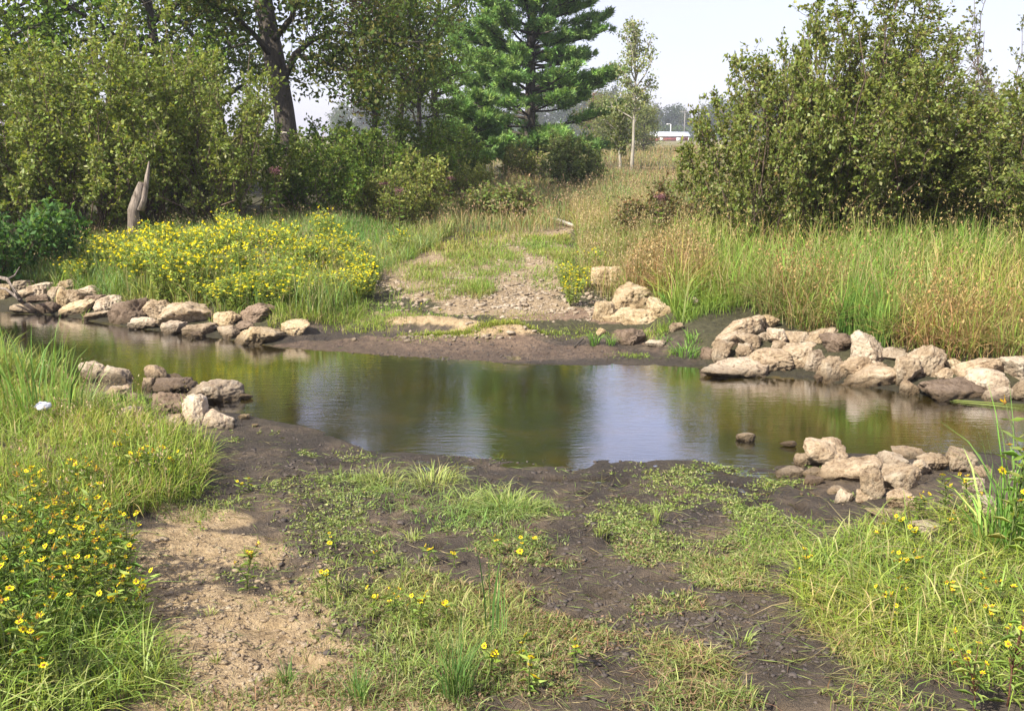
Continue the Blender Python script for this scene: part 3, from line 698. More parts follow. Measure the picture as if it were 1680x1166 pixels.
# shrubs under the oak and along the track
DK = [(0.12, 0.19, 0.036), (0.165, 0.235, 0.046), (0.095, 0.145, 0.03), (0.23, 0.27, 0.07)]
dk = [shrub_mesh(241 + k, 2.6, 1.5, 26, 26, 12, 0.09, DK, [0.4, 0.3, 0.2, 0.1], 0.1) for k in range(2)]
YG = [(0.23, 0.27, 0.06), (0.17, 0.21, 0.05), (0.30, 0.31, 0.10)]
yg = shrub_mesh(251, 1.7, 1.2, 22, 22, 9, 0.08, YG, None, 0.1)
gD = 'dark green shrubs between the oak and the pine'
for px, Y, me_, s_, lab in [
    (515, 21.0, dk[0], 0.85, 'dark green shrub directly under the oak limb'),
    (600, 23.0, dk[1], 0.92, 'dark green shrub behind the pinkish weed heads'),
    (560, 25.5, dk[0], 0.9, 'taller dark green shrub in shade behind the oak side shrubs'),
    (672, 28.0, dk[1], 1.1, 'dark green shrub halfway from the oak to the pine'),
    (738, 33.0, dk[0], 0.9, 'dark green shrub beneath the pine boughs'),
    (848, 37.0, yg, 1.0, 'pale yellow-green bush in front of the pine foot'),
    (690, 22.5, yg, 1.0, 'yellow-green bush standing in the meadow before the dark shrubs'),
    (640, 21.0, yg, 0.8, 'smaller yellow-green bush next to the dark shrub under the oak limb'),
    (775, 27.5, yg, 0.75, 'pale green low bush left of the pine foot')]:
    woody('bush', me_, ground_at((px - 840) / F * Y, Y), lab, 'shrub', gD if me_ is not yg else 'yellow-green bushes before the dark shrubs', px * 0.3, s_)
rb = shrub_mesh(261, 2.0, 1.05, 30, 26, 12, 0.085, [(0.15, 0.19, 0.06), (0.20, 0.24, 0.09), (0.11, 0.15, 0.045)], None, 0.08, 0, (0.12, 0.08, 0.06), 3)
woody('round_bush', rb, ground_at((935 - 840) / F * 33, 33.0), 'rounded olive bush standing alone before the pine', 'shrub')
lb = shrub_mesh(271, 1.3, 1.2, 24, 22, 12, 0.10, [(0.08, 0.17, 0.045), (0.13, 0.22, 0.06), (0.06, 0.12, 0.04)], None, 0.05, 0, (0.1, 0.08, 0.05), 3)
woody('leafy_bush', lb, ground_at(-7.6, 15.2), 'dark green leafy bush low on the bank over the driftwood', 'shrub')
db = shrub_mesh(281, 0.85, 0.9, 30, 18, 8, 0.09, [(0.20, 0.25, 0.08), (0.24, 0.20, 0.11), (0.16, 0.21, 0.06)], None, 0.1, 0, (0.2, 0.13, 0.1), 3)
woody('brushy_shrub', db, ground_at((825 - 840) / F * 23, 23.0), 'low brushy shrub with brown dead twigs at the end of the track', 'shrub')

# the oak
def axis(pts, Y): return [at(px, py, Y + (dy if len(r) else 0)) for (px, py, *r) in pts for dy in [r[0] if r else 0]]
B = np.array(ground_at((478 - 840) / F * 25, 25.0))
trunk = np.array([B, at(474, 270, 25), at(466, 180, 25), at(452, 110, 25), at(440, 50, 25.1), at(430, -10, 25.2), at(415, -110, 25.4), at(425, -220, 25.6), at(440, -330, 25.8)]) - B
lim = [np.array(axis(p, 25)) - B for p in [
    [(462, 140), (484, 90, -.1), (510, 68, -.3), (545, 52, -.6), (600, 58, -.9), (652, 72, -1.1), (700, 66, -1.2)],
    [(484, 90, -.1), (520, 98, -.4), (555, 108, -.8), (585, 132, -1), (610, 150, -1.2)],
    [(446, 70), (478, 30, -.4), (490, -20, -.9), (530, -70, -1.4), (560, -130, -1.8)],
    [(450, 100), (420, 60, -.5), (380, 20, -1.2), (330, 0, -1.8), (290, -40, -2.3)],
    [(432, 0), (480, -50, .4), (560, -80, .8), (640, -70, 1.2), (700, -90, 1.4)],
    [(425, -60), (370, -110, .5), (300, -150, 1), (230, -170, 1.5)]]]
oak = tree_mesh(301, trunk, [0.36, 0.29, 0.26, 0.25, 0.23, 0.22, 0.17, 0.11, 0.05], 22, 0.62, 3.6, None, 8, 6, 12, 0.13,
                [(0.06, 0.095, 0.022), (0.09, 0.13, 0.03), (0.12, 0.125, 0.035)], None, (-0.1, 0.7), lim, 0.20)
woody('oak_tree', oak, tuple(B), 'big old oak with leaning grey trunk and crooked side limb behind the shrubs', 'tree')
g = Geo(); tube(g, wander(np.random.default_rng(5), (0, 0, 0), (0.02, 0, 1), 1.9, 6, 0.05), np.linspace(0.045, 0.02, 6), 6, (0.5, 0.5, 0.5)); tube(g, [(0.05, 0, 1.75), (0.2, 0, 1.82), (0.38, 0.05, 1.80)], [0.03, 0.03, 0.02], 5, (0.5,) * 3)
tag(obj('dead_sapling', g.build('dead_sapling', M_BIRCH, True), loc=ground_at((460 - 840) / F * 23.6, 23.6)), 'bare whitish broken sapling standing before the oak trunk', 'dead tree')

# broadleaf trees farther back
MP = [(0.11, 0.20, 0.03), (0.14, 0.235, 0.036), (0.08, 0.14, 0.025), (0.20, 0.30, 0.06)]
def mk(seed, Ht, Rch, cols, size, limbs=26, base=0.2, per=12, wts=None, sub=6, tw=5, spread=0.28, rad=0.17, bark=None, elev=(0.05, 0.6)):
    rng = np.random.default_rng(seed); n = 9; tr_ = np.stack([np.cumsum(rng.standard_normal(n) * 0.012 * Ht), np.cumsum(rng.standard_normal(n) * 0.012 * Ht), np.linspace(0, Ht * 0.93, n)], 1); tr_[0, :2] = 0
    return tree_mesh(seed, tr_, np.linspace(rad, 0.03, n), limbs, base, Rch, lambda h_: 0.45 + 1.1 * math.sin(math.pi * min(1, 0.16 + 0.84 * h_)) * 0.6 - 0.2 * h_, sub, tw, per, size, cols, wts, elev, (), spread, bark)
maple = mk(311, 11, 3.6, MP, 0.16); ash = mk(312, 10, 2.8, [(0.09, 0.14, 0.03), (0.12, 0.175, 0.036), (0.16, 0.20, 0.055)], 0.13)
dkt = mk(313, 12, 3.2, [(0.14, 0.23, 0.036), (0.19, 0.28, 0.046), (0.23, 0.33, 0.06)], 0.14)
yel = mk(314, 10.5, 3.2, [(0.17, 0.25, 0.05), (0.12, 0.19, 0.035), (0.22, 0.28, 0.07)], 0.17)
red = mk(315, 6.8, 1.7, [(0.17, 0.10, 0.07), (0.12, 0.085, 0.05), (0.09, 0.10, 0.035)], 0.10, 20, 0.3, 10)
gT = 'broadleaf trees rising behind the far-bank shrubs'
for px, Y, ms, s_, lab in [
    (-30, 27, yel, 1.0, 'bright yellow-green tree showing at the frame edge above the shrubs'),
    (110, 29, dkt, 1.05, 'dark tree behind the bright yellow-green one'),
    (265, 28, maple, 1.0, 'maple with large light leaves over the middle of the shrubs'),
    (375, 32, ash, 1.2, 'tree filling the space between the maple and the oak'),
    (652, 46, dkt, 1.08, 'dark green tree between the oak limb and the pine'),
    (728, 49, maple, 1.2, 'green maple with boughs reaching the pine'),
    (700, 30, ash, 0.60, 'slender young tree in front of the dark one near the pine')]:
    woody('broadleaf_tree', ms, ground_at((px - 840) / F * Y, Y), lab, 'tree', gT, px * 0.21, s_)
woody('reddish_tree', red, ground_at((622 - 840) / F * 36, 36.0), 'small tree with rusty brown leaves under the oak limb', 'tree')

# the white pine
def pine(seed, Ht, reach):
    rng = np.random.default_rng(seed); gt, gb, gl = Geo(), Geo(), Geo()
    T = np.stack([np.linspace(0, 0.15, 10), np.zeros(10), np.linspace(0, Ht, 10)], 1); tube(gt, T, np.linspace(0.26, 0.03, 10), 10, (0.2,) * 3, rng, 0.03)
    zz = 0.9; k = 0; TP, TD = [], []
    while zz < Ht - 0.3:
        hh = zz / Ht; nb = rng.integers(5, 8); ph = rng.uniform(0, 6.28)
        for q_ in range(nb):
            a = ph + q_ * 2 * math.pi / nb + rng.uniform(-0.3, 0.3)
            prof = min(1.0, 0.62 + hh * 2.2) * (1 - hh) ** 0.62
            ln = reach * prof * rng.uniform(0.55, 1.15) + 0.25
            d0 = np.array([math.cos(a), math.sin(a), rng.uniform(-0.12, 0.22) + 0.3 * hh])
            P = wander(rng, (0.15 * hh, 0, zz + rng.uniform(-0.15, 0.15)), d0, ln, 7, 0.07, 0.035); tube(gb, P, np.linspace(0.02 + 0.012 * ln, 0.01, 7), 5, (0.2,) * 3)
            for s_ in range(int(8 + 10 * ln)):
                t_ = rng.uniform(0.25, 1.0) ** 0.8; p, d = on(P, t_); side = np.cross(d, (0, 0, 1)) * rng.choice([-1, 1])
                Q = wander(rng, p, side * rng.uniform(0.3, 1) + d * 0.8 + np.array([0, 0, rng.uniform(0.0, 0.4)]), (0.25 + 0.28 * ln * (1.05 - t_)) * rng.uniform(0.6, 1.2), 4, 0.12, 0.06)
                tube(gb, Q, np.linspace(0.012, 0.004, 4), 3, (0.2,) * 3)
                for f_ in (0.4, 0.6, 0.8, 1.0):
                    e, d2 = on(Q, f_); TP.append(e + rng.standard_normal(3) * 0.03); TD.append(d2)
        zz += 0.34 + 0.22 * rng.uniform(); k += 1
    TP, TD = np.array(TP), np.array(TD); n = len(TP); m_ = 12
    P = np.repeat(TP, m_, 0) + rng.standard_normal((n * m_, 3)) * 0.035; D = np.repeat(TD, m_, 0) * 0.8 + rng.standard_normal((n * m_, 3)) * 0.55 + np.array([[0, 0, 0.25]])
    leaves(gl, P, D, rng.uniform(0.13, 0.24, n * m_), np.repeat(pal(rng, n, [(0.23, 0.38, 0.11), (0.33, 0.48, 0.14), (0.15, 0.26, 0.08)]), m_, 0), rng, 0.2, 0.05)
    return gt.build('trunk', M_BARK, True), gb.build('branches', M_BARK), gl.build('foliage', M_NEEDLE)
pm = pine(401, 15.5, 4.3)
woody('pine_tree', pm, ground_at((868 - 840) / F * 42, 42.0), 'tall dark white pine with tiered flat boughs beyond the track', 'tree')
pm2 = pine(402, 3.2, 1.5)
woody('young_pine', pm2, ground_at((775 - 840) / F * 36, 36.0), 'young bluish pine low beside the foot of the tall pine', 'tree')

# pale-stemmed saplings beyond the track
rngb = np.random.default_rng(9)
def sapling(seed, Ht, reach, per, cols, base=0.4):
    rng = np.random.default_rng(seed); n = 9; tr_ = np.stack([np.cumsum(rng.standard_normal(n) * 0.02), np.cumsum(rng.standard_normal(n) * 0.02), np.linspace(0, Ht * 0.9, n)], 1)
    return tree_mesh(seed, tr_, np.linspace(0.085, 0.015, n), 22, base, reach, lambda h_: 0.75 + 0.35 * math.sin(3 * h_), 5, 3, per, 0.13, cols, None, (0.5, 1.1), (), 0.10, M_BIRCH, 0.12)
sp1 = sapling(411, 6.4, 1.35, 6, [(0.26, 0.30, 0.13), (0.36, 0.38, 0.21), (0.18, 0.22, 0.09)])
woody('birch_sapling', sp1, ground_at((1034 - 840) / F * 39, 39.0), 'tall thin birch with pale stem and sparse leaves against the sky', 'tree', None, 0, 0.86)
sp2 = sapling(412, 3.2, 0.8, 5, [(0.13, 0.16, 0.05), (0.18, 0.2, 0.08)], 0.3)
woody('birch_sapling', sp2, ground_at((1015 - 840) / F * 40, 40.0), 'short pale-stemmed sapling next to the tall thin birch', 'tree', None, 0, 0.85)
yt = mk(421, 5.0, 1.9, [(0.17, 0.20, 0.065), (0.13, 0.16, 0.05), (0.21, 0.22, 0.09)], 0.17, 22, 0.1, 8, None, 6, 4, 0.25, 0.08)
gY = 'yellow-green trees in the middle distance behind the birch'
for px, Y, s_, lab in [(985, 90, 1.0, 'yellow-green small tree nearest the pine, beyond the round bush'), (1030, 95, 1.15, 'yellow-green small tree straight behind the birch stem'), (1050, 92, 0.85, 'yellow-green small tree at the near end of the red barn')]:
    woody('distant_tree', yt, ground_at((px - 840) / F * Y, Y), lab, 'tree', gY, px, s_)
woody('distant_tree', mk(422, 6, 1.9, [(0.22, 0.13, 0.075), (0.18, 0.14, 0.06)], 0.2, 18, 0.15, 7, None, 5, 4, 0.25, 0.08), ground_at((975 - 840) / F * 110, 110.0), 'rusty orange tree in the distance beside the pine edge', 'tree')

# tree line beyond the field
ft = [mk(431 + k, 15, 4.2, c_, 0.75, 20, 0.08, 4, None, 5, 4, 0.7, 0.25) for k, c_ in enumerate([
    [(0.06, 0.085, 0.03), (0.08, 0.11, 0.04)], [(0.085, 0.12, 0.04), (0.11, 0.14, 0.05)], [(0.045, 0.07, 0.035), (0.06, 0.085, 0.04)], [(0.11, 0.115, 0.045), (0.08, 0.10, 0.04)]])]
rngt = np.random.default_rng(77); gF = 'trees of the far wood edge across the field'
for k, px in enumerate(np.arange(560, 1780, 15)):
    Y = 330 + rngt.uniform(-14, 30); s_ = (0.86 + 0.22 * math.sin(px * 0.021) + rngt.uniform(-0.12, 0.16)) * (1.0 if px > 1080 else 0.92)
    x_ = (px + rngt.uniform(-6, 6) - 840) / F * Y
    woody('wood_edge_tree', ft[rngt.integers(0, 4)], ground_at(x_, Y), 'hazy broadleaf tree in the far wood edge across the field', 'tree', gF, rngt.uniform(0, 6), (s_ * 1.15, s_ * 1.15, s_))
gH = Geo(); rh = np.random.default_rng(3); nh = 9000
leaves(gH, np.stack([rh.uniform(-40, 160, nh), rh.uniform(322, 328, nh), rh.uniform(0.5, 4.2, nh) + 1.0], 1), rh.standard_normal((nh, 3)), rh.uniform(0.6, 1.1, nh), pal(rh, nh, [(0.07, 0.11, 0.04), (0.10, 0.14, 0.05)]), rh, 0.6)
tag(obj('hedge', gH.build('hedge', M_LEAF)), 'low green hedge along the foot of the far wood', 'hedge', kind='stuff')

# ------------------------------------------------------------------ farm buildings and poles
def box(g, c, s, col=(0.5,) * 3):
    c = np.array(c, float); s = np.array(s, float) / 2
    V = np.array([[x_, y_, z_] for x_ in (-1, 1) for y_ in (-1, 1) for z_ in (-1, 1)]) * s + c
    g.add(V, [np.array([[0, 1, 3, 2], [4, 6, 7, 5], [0, 4, 5, 1], [2, 3, 7, 6], [0, 2, 6, 4], [1, 5, 7, 3]])], col)
def part(name, mat, parent, *boxes):
    g = Geo(); [box(g, c, s) for c, s in boxes]; return obj(name, g.build(name, mat), parent)
M_RED = simple('red_boards', (0.33, 0.075, 0.06), 0.8, (0.24, 0.055, 0.05), 3); M_ROOF = simple('metal_roof', (0.72, 0.76, 0.80), 0.45, (0.6, 0.64, 0.7), 0.6)
M_WHITE = simple('white_paint', (0.78, 0.77, 0.74), 0.6); M_POLE = simple('grey_wood', (0.25, 0.23, 0.21), 0.9)
def barn(name, px0, px1, Y, top, eave, label, wallm, doors):
    x0, x1 = (px0 - 840) / F * Y, (px1 - 840) / F * Y; W = x1 - x0; zb = gz((x0 + x1) / 2, Y) - 0.1
    b_ = tag(empty(name, ((x0 + x1) / 2, Y, zb)), label, 'building'); he, ht, dp = eave - zb, top - zb, 8.0
    part('wall', wallm, b_, ((0, dp / 2, he / 2), (W, dp, he)))
    g = Geo(); e = 0.35
    V = [(-W / 2 - e, -e, he), (W / 2 + e, -e, he), (W / 2 + e, dp / 2, ht), (-W / 2 - e, dp / 2, ht), (W / 2 + e, dp + e, he), (-W / 2 - e, dp + e, he)]
    V = np.array(V + [(a, b2, c_ + 0.12) for a, b2, c_ in V])
    g.add(V, [np.array([[0, 1, 2, 3], [3, 2, 4, 5], [6, 9, 8, 7], [9, 11, 10, 8], [0, 6, 7, 1], [5, 4, 10, 11]]), np.array([[1, 7, 8], [1, 8, 2], [2, 8, 10], [2, 10, 4], [0, 3, 9], [0, 9, 6], [3, 5, 11], [3, 11, 9]])], (0.5,) * 3)
    obj('roof', g.build('roof', M_ROOF), b_)
    for fx, fw, fh, mt in doors:
        part('door', mt, b_, ((fx * W, -0.03, he * fh / 2), (W * fw, 0.06, he * fh)))
    part('corner_board', M_WHITE, b_, ((W / 2 - 0.08, -0.02, he / 2), (0.3, 0.08, he)))
    return b_
barn('red_barn', 1050, 1124, 300, 3.25, 2.05, 'long low red barn with pale metal roof across the field', M_RED, [(0.27, 0.09, 0.8, M_WHITE), (-0.1, 0.07, 0.75, M_WHITE)])
barn('farm_shed', 1355, 1650, 210, 6.3, 3.6, 'long pale farm shed glimpsed through the tall thicket', M_WHITE, [(-0.3, 0.08, 0.8, M_POLE), (0.1, 0.08, 0.8, M_POLE), (0.35, 0.06, 0.8, M_POLE)])
p = ground_at((1094 - 840) / F * 312, 312); pl_ = tag(empty('yard_light', p), 'small white yard light on a pole behind the red barn', 'lamp post')
g = Geo(); tube(g, [(0, 0, 0), (0, 0, 5.0)], [0.17, 0.13], 6); obj('pole', g.build('pole', M_WHITE), pl_); g = Geo(); tube(g, [(0, 0, 4.9), (-0.5, 0, 5.05), (-1.0, 0, 5.0)], 0.09, 5); obj('arm', g.build('arm', M_WHITE), pl_)
g = Geo(); tube(g, [(-0.7, 0, 4.98), (-1.3, 0, 4.92)], [0.16, 0.2], 6); obj('lamp_head', g.build('lamp_head', M_WHITE), pl_)
p = ground_at((1116 - 840) / F * 318, 318); pl_ = tag(empty('utility_pole', p), 'tall grey utility pole with crossarm against the far trees', 'utility pole')
g = Geo(); tube(g, [(0, 0, 0), (0, 0, 9.0)], [0.2, 0.15], 6); obj('pole', g.build('pole', M_POLE), pl_); part('crossarm', M_POLE, pl_, ((-0.3, -0.2, 8.7), (2.6, 0.14, 0.18)))

# ------------------------------------------------------------------ grass
def spread(rng, P, n, clump=0.0, sc=1.2, seed=0, ymax=None):
    P = np.asarray(P); lo, hi = P.min(0), P.max(0); out = []; tot = 0
    while tot < n:
        q_ = rng.uniform(lo, hi, (n * 2, 2)); k = inside(q_[:, 0], q_[:, 1], P)
        if clump: k &= fbm2(q_[:, 0], q_[:, 1], sc, 3, seed) > rng.uniform(-1, 1, len(q_)) * 0.5 + clump
        out.append(q_[k]); tot += k.sum()
    q_ = np.concatenate(out)[:n]
    return np.concatenate([q_, H(q_[:, 0], q_[:, 1])[:, None] - 0.015], 1)

G1 = [(0.23, 0.33, 0.06), (0.18, 0.28, 0.05), (0.28, 0.35, 0.085), (0.38, 0.35, 0.15), (0.36, 0.27, 0.14)]
BLUE = [(0.18, 0.27, 0.10), (0.14, 0.23, 0.075), (0.24, 0.31, 0.11), (0.34, 0.31, 0.15)]
TAN = [(0.32, 0.26, 0.13), (0.25, 0.23, 0.09), (0.20, 0.24, 0.07), (0.37, 0.30, 0.175)]
LIME = [(0.23, 0.31, 0.05), (0.18, 0.26, 0.045), (0.28, 0.33, 0.08), (0.14, 0.21, 0.04)]

def field(g, rng, B, h, lean, cols, wts=None, wd=0.007, tip=0.25, hv=0.3):
    for rx_, ry_, rw_, rd_ in ROCKS:
        B = B[~((np.abs(B[:, 0] - rx_) < rw_ * 0.9) & (B[:, 1] < ry_ + rd_ * 0.8) & (B[:, 1] > ry_ - rd_ - (0.34 if ry_ > 9.6 else 0.42 if -3.5 < rx_ < 0 else 0.10)))]
    n = len(B); d = np.hypot(B[:, 0], B[:, 1]); hh = h * rng.uniform(1 - hv, 1 + hv, n); cl = 0.75 + 0.35 * fbm2(B[:, 0], B[:, 1], 1.1, 2, 3)
    hue = fbm2(B[:, 0], B[:, 1], 0.7, 3, 44)[:, None]
    c_ = pal(rng, n, cols, wts) * (1 + hue * np.array([[0.5, 0.1, 0.3]]))
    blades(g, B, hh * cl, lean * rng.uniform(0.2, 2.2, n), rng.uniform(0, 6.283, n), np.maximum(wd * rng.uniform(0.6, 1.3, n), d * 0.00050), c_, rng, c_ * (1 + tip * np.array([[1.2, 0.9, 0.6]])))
    field.B = B; return hh * cl

def heads(g, rng, B, hh, frac, col, n_=7, ln=0.16, size=0.035):
    k = rng.uniform(0, 1, len(B)) < frac; b_ = B[k]; h_ = hh[k] * rng.uniform(0.9, 1.2, k.sum()); m_ = len(b_)
    a = rng.uniform(0, 6.28, m_); off = np.stack([np.cos(a), np.sin(a), np.zeros(m_)], 1) * 0.12 * h_[:, None]; top = b_ + off; top[:, 2] += h_
    blades(g, b_, h_ * 1.0, 0.16, a, np.maximum(0.004, b_[:, 1] * 0.0003), np.array(col) * 0.9, rng)
    t_ = rng.uniform(-1, 0.25, (m_, n_)); P = top[:, None] + np.stack([0.12 * t_ * 0 + rng.standard_normal((m_, n_)) * 0.018, rng.standard_normal((m_, n_)) * 0.018, t_ * ln], -1)
    D = rng.standard_normal((m_ * n_, 3)) * 0.5 + np.array([[0, 0, 1.0]]); leaves(g, P.reshape(-1, 3), D, size * rng.uniform(0.7, 1.3, m_ * n_), pal(rng, m_ * n_, [col, np.array(col) * 0.7, np.array(col) * 1.3]), rng, 0.45)

rg = np.random.default_rng(500)
# tall reed grass on the bank below the thicket
g = Geo()
P1 = np.array([G(*p)[:2] for p in [(1150, 495), (1250, 512), (1300, 540), (1400, 556), (1450, 575), (1530, 590), (1680, 600)]] + [(7.5, 8.3), (12, 8.0), (13, 17), (8, 18.0), (4.2, 18.0), (2.7, 17.0), (2.3, 14.5), (1.75, 12.6), (2.0, 11.4)])
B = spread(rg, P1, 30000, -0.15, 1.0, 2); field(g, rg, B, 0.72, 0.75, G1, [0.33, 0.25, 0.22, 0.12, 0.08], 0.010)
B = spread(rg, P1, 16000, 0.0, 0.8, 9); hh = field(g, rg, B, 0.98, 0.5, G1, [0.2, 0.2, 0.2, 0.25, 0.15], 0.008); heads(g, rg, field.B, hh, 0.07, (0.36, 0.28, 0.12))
P1b = poly([(1230, 512), (1300, 542), (1400, 556), (1450, 578), (1530, 592), (1680, 605), (1680, 540), (1500, 520), (1300, 490)])
B = spread(rg, P1b, 3800, 0.05, 1.6, 6); hh = field(g, rg, B, 0.8, 0.9, [(0.34, 0.24, 0.12), (0.26, 0.19, 0.09), (0.24, 0.28, 0.08)], None, 0.010); heads(g, rg, field.B, hh, 0.07, (0.36, 0.25, 0.10), 7)
B = spread(rg, poly([(1370, 552), (1450, 575), (1480, 560), (1400, 520)]), 1500); field(g, rg, B, 0.62, 0.25, [(0.13, 0.24, 0.05), (0.17, 0.28, 0.06)], None, 0.010)
tag(obj('reed_grass', g.build('reed_grass', M_GRASS)), 'tall arching green and brown reed grass on the far bank under the thicket', 'grass', kind='stuff')
# dry feathery grass and weeds beside the track
g = Geo()
P2 = np.array([(1.0, 14.2), (1.3, 13.2), (1.5, 12.6), (1.9, 12.4), (2.6, 14.5), (3.2, 18.5), (3.4, 24), (1.4, 24), (1.2, 18.5)])
B = spread(rg, P2, 15000, -0.1, 1.3, 5); hh = field(g, rg, B, 0.62, 0.5, TAN + G1[:2], [0.25, 0.2, 0.2, 0.1, 0.15, 0.1], 0.006); heads(g, rg, field.B, hh, 0.12, (0.40, 0.32, 0.17), 6, 0.14, 0.03)
P2b = np.array([(1.5, 13.3), (2.0, 12.8), (2.6, 12.8), (2.7, 14.5), (1.7, 14.5)])
B = spread(rg, P2b, 3000, 0, 1.5, 4); hh = field(g, rg, B, 0.7, 0.6, [(0.30, 0.20, 0.11), (0.38, 0.28, 0.16), (0.15, 0.2, 0.06)], None, 0.010); heads(g, rg, field.B, hh, 0.18, (0.40, 0.29, 0.14), 8, 0.25, 0.035)
tag(obj('dry_grass', g.build('dry_grass', M_GRASS)), 'feathery tan grass with dry seed heads along the track edge', 'grass', kind='stuff')
# meadow between the stream and the shrubs
g = Geo()
P3 = np.array([(-9.5, 17.2), (-7.2, 14.6), (-5.2, 13.6), (-3.6, 12.9), (-2.5, 12.9), (-2.3, 14.0), (-2.0, 15.5), (-1.6, 17.5), (-1.2, 20.5), (-1.5, 26), (-2.5, 27), (-5, 21.5), (-9, 19.8)])
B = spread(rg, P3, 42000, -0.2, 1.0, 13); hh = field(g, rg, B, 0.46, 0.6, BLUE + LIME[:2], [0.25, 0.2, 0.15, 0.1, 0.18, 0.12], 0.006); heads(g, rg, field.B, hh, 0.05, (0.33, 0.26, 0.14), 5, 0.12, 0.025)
B = spread(rg, [(-7.0, 15.9), (-5.9, 14.4), (-4.7, 13.1), (-3.6, 12.6), (-2.4, 12.3), (-2.0, 13.1), (-2.4, 14.4), (-3.4, 16.2), (-5.8, 17.2)], 7000, -0.1, 1.2, 23); hh = field(g, rg, B, 0.66, 0.45, BLUE + LIME, None, 0.007); heads(g, rg, field.B, hh, 0.05, (0.36, 0.29, 0.17), 5, 0.12, 0.025)
P3b = np.array([(-9, 16.2), (-5.8, 13.2), (-4.2, 12.55), (-2.8, 11.95), (-1.9, 12.5), (-1.9, 13.3), (-4.0, 13.8), (-8.0, 16.8)])
B = spread(rg, P3b, 13000, -0.25, 1.3, 14); field(g, rg, B, 0.24, 0.7, LIME + [(0.30, 0.26, 0.14)], None, 0.006)
P3c = np.array([(-1.8, 20), (0.6, 20.5), (1.5, 22), (3.2, 19), (5.5, 19), (9, 24), (12, 36), (4, 40), (-3, 34), (-3, 26)])
B = spread(rg, P3c, 30000, -0.2, 0.7, 15); hh = field(g, rg, B, 0.55, 0.5, BLUE + TAN, [0.2, 0.15, 0.12, 0.1, 0.13, 0.12, 0.1, 0.08], 0.008); heads(g, rg, field.B, hh, 0.12, (0.33, 0.24, 0.14), 5, 0.18, 0.05)
tag(obj('meadow_grass', g.build('meadow_grass', M_GRASS)), 'blue-green meadow grass sloping up behind the yellow flowers', 'grass', kind='stuff')
# short grass on the track and bank
g = Geo()
for P_, n_, h_ in [([(-1.7, 14.2), (-0.9, 13.4), (-0.3, 14.8), (0.1, 17), (-0.4, 20), (-1.4, 19)], 3500, 0.2), ([(0.25, 17.5), (0.9, 16), (1.2, 18), (1.1, 20.5), (0.2, 20)], 2400, 0.18), ([(0.0, 14.5), (0.5, 14.2), (0.6, 16), (0.05, 17)], 300, 0.14), ([(-2.4, 13.6), (-1.2, 13.2), (0.2, 15), (0.2, 21), (-1.6, 20), (-2.2, 16)], 3800, 0.22), ([(0.3, 14.0), (1.1, 13.6), (1.3, 19), (0.4, 20)], 1400, 0.2),
                   ([(-0.85, 13.9), (-0.45, 13.4), (-0.2, 13.9), (-0.4, 14.8)], 900, 0.26)]:
    B = spread(rg, P_, n_, 0.05, 2.2, 16); field(g, rg, B, h_, 0.8, LIME + TAN[:2], None, 0.006)
for e, n_, h_, l_ in [((570, 515, 110, 16), 1500, 0.10, .8), ((600, 535, 60, 12), 700, 0.12, .8), ((790, 537, 120, 6), 1600, 0.09, .7), ((680, 520, 70, 6), 300, .08, .7), ((1060, 583, 60, 7), 350, 0.10, 1.2), ((960, 545, 60, 10), 600, 0.06, .8), ((735, 555, 100, 6), 250, .06, .9),
                      ((1110, 520, 60, 18), 1200, 0.22, .7), ((1160, 500, 60, 15), 1000, .3, .7), ((850, 520, 60, 10), 500, .06, .8), ((1080, 548, 40, 8), 250, .12, .8), ((440, 505, 70, 12), 800, .10, .8)]:
    cx_, cy2, rx, ry, sh = ell(e); a = rg.uniform(0, 6.283, n_); r_ = np.sqrt(rg.uniform(0, 1, n_)) * (1 + 0.25 * rg.standard_normal(n_)); yy = cy2 + np.sin(a) * r_ * ry; xx = cx_ + np.cos(a) * r_ * rx + sh * (yy - cy2)
    zz = H(xx, yy); k = zz > 0.01; field(g, rg, np.stack([xx, yy, zz - 0.01], 1)[k], h_, l_, LIME, None, 0.006)
tag(obj('short_grass', g.build('short_grass', M_GRASS)), 'short thin grass growing over the track and far mud flat', 'grass', kind='stuff')
# far field
g = Geo()
B = spread(rg, [(-12, 33), (16, 27), (60, 130), (-10, 130)], 26000, -0.2, 0.12, 17); B = B[(B[:, 1] < 130)]; hh = field(g, rg, B, 0.6, 0.5, [(0.22, 0.20, 0.085), (0.17, 0.18, 0.065), (0.14, 0.18, 0.05), (0.27, 0.22, 0.11)], None, 0.02); heads(g, rg, field.B, hh, 0.15, (0.32, 0.22, 0.13), 4, 0.25, 0.09)
tag(obj('field_grass', g.build('field_grass', M_GRASS)), 'tan hay grass of the open field before the red barn', 'grass', kind='stuff')

# long grass on the near bank, at the frame edge
g = Geo()
P4 = np.array([(-6.8, 11.2), (-5.2, 10.1), (-4.4, 9.25), (-3.6, 8.55), (-2.8, 8.2), (-2.35, 7.6), (-2.15, 6.9), (-2.0, 6.1), (-2.25, 5.4), (-2.6, 5.0), (-3.2, 5.0), (-5, 6)])
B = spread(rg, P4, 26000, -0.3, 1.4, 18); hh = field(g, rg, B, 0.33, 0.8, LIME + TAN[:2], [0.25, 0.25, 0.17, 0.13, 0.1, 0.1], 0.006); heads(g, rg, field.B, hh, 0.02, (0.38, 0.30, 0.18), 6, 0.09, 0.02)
P4b = np.array([(-6.8, 11.1), (-5.2, 10.0), (-4.3, 9.2), (-4.0, 8.6), (-4.6, 8), (-6.5, 9)]); B = spread(rg, P4b, 4200, -0.1, 1.2, 19); field(g, rg, B, 0.62, 0.45, [(0.14, 0.24, 0.05), (0.19, 0.28, 0.07), (0.24, 0.28, 0.09)], None, 0.010)
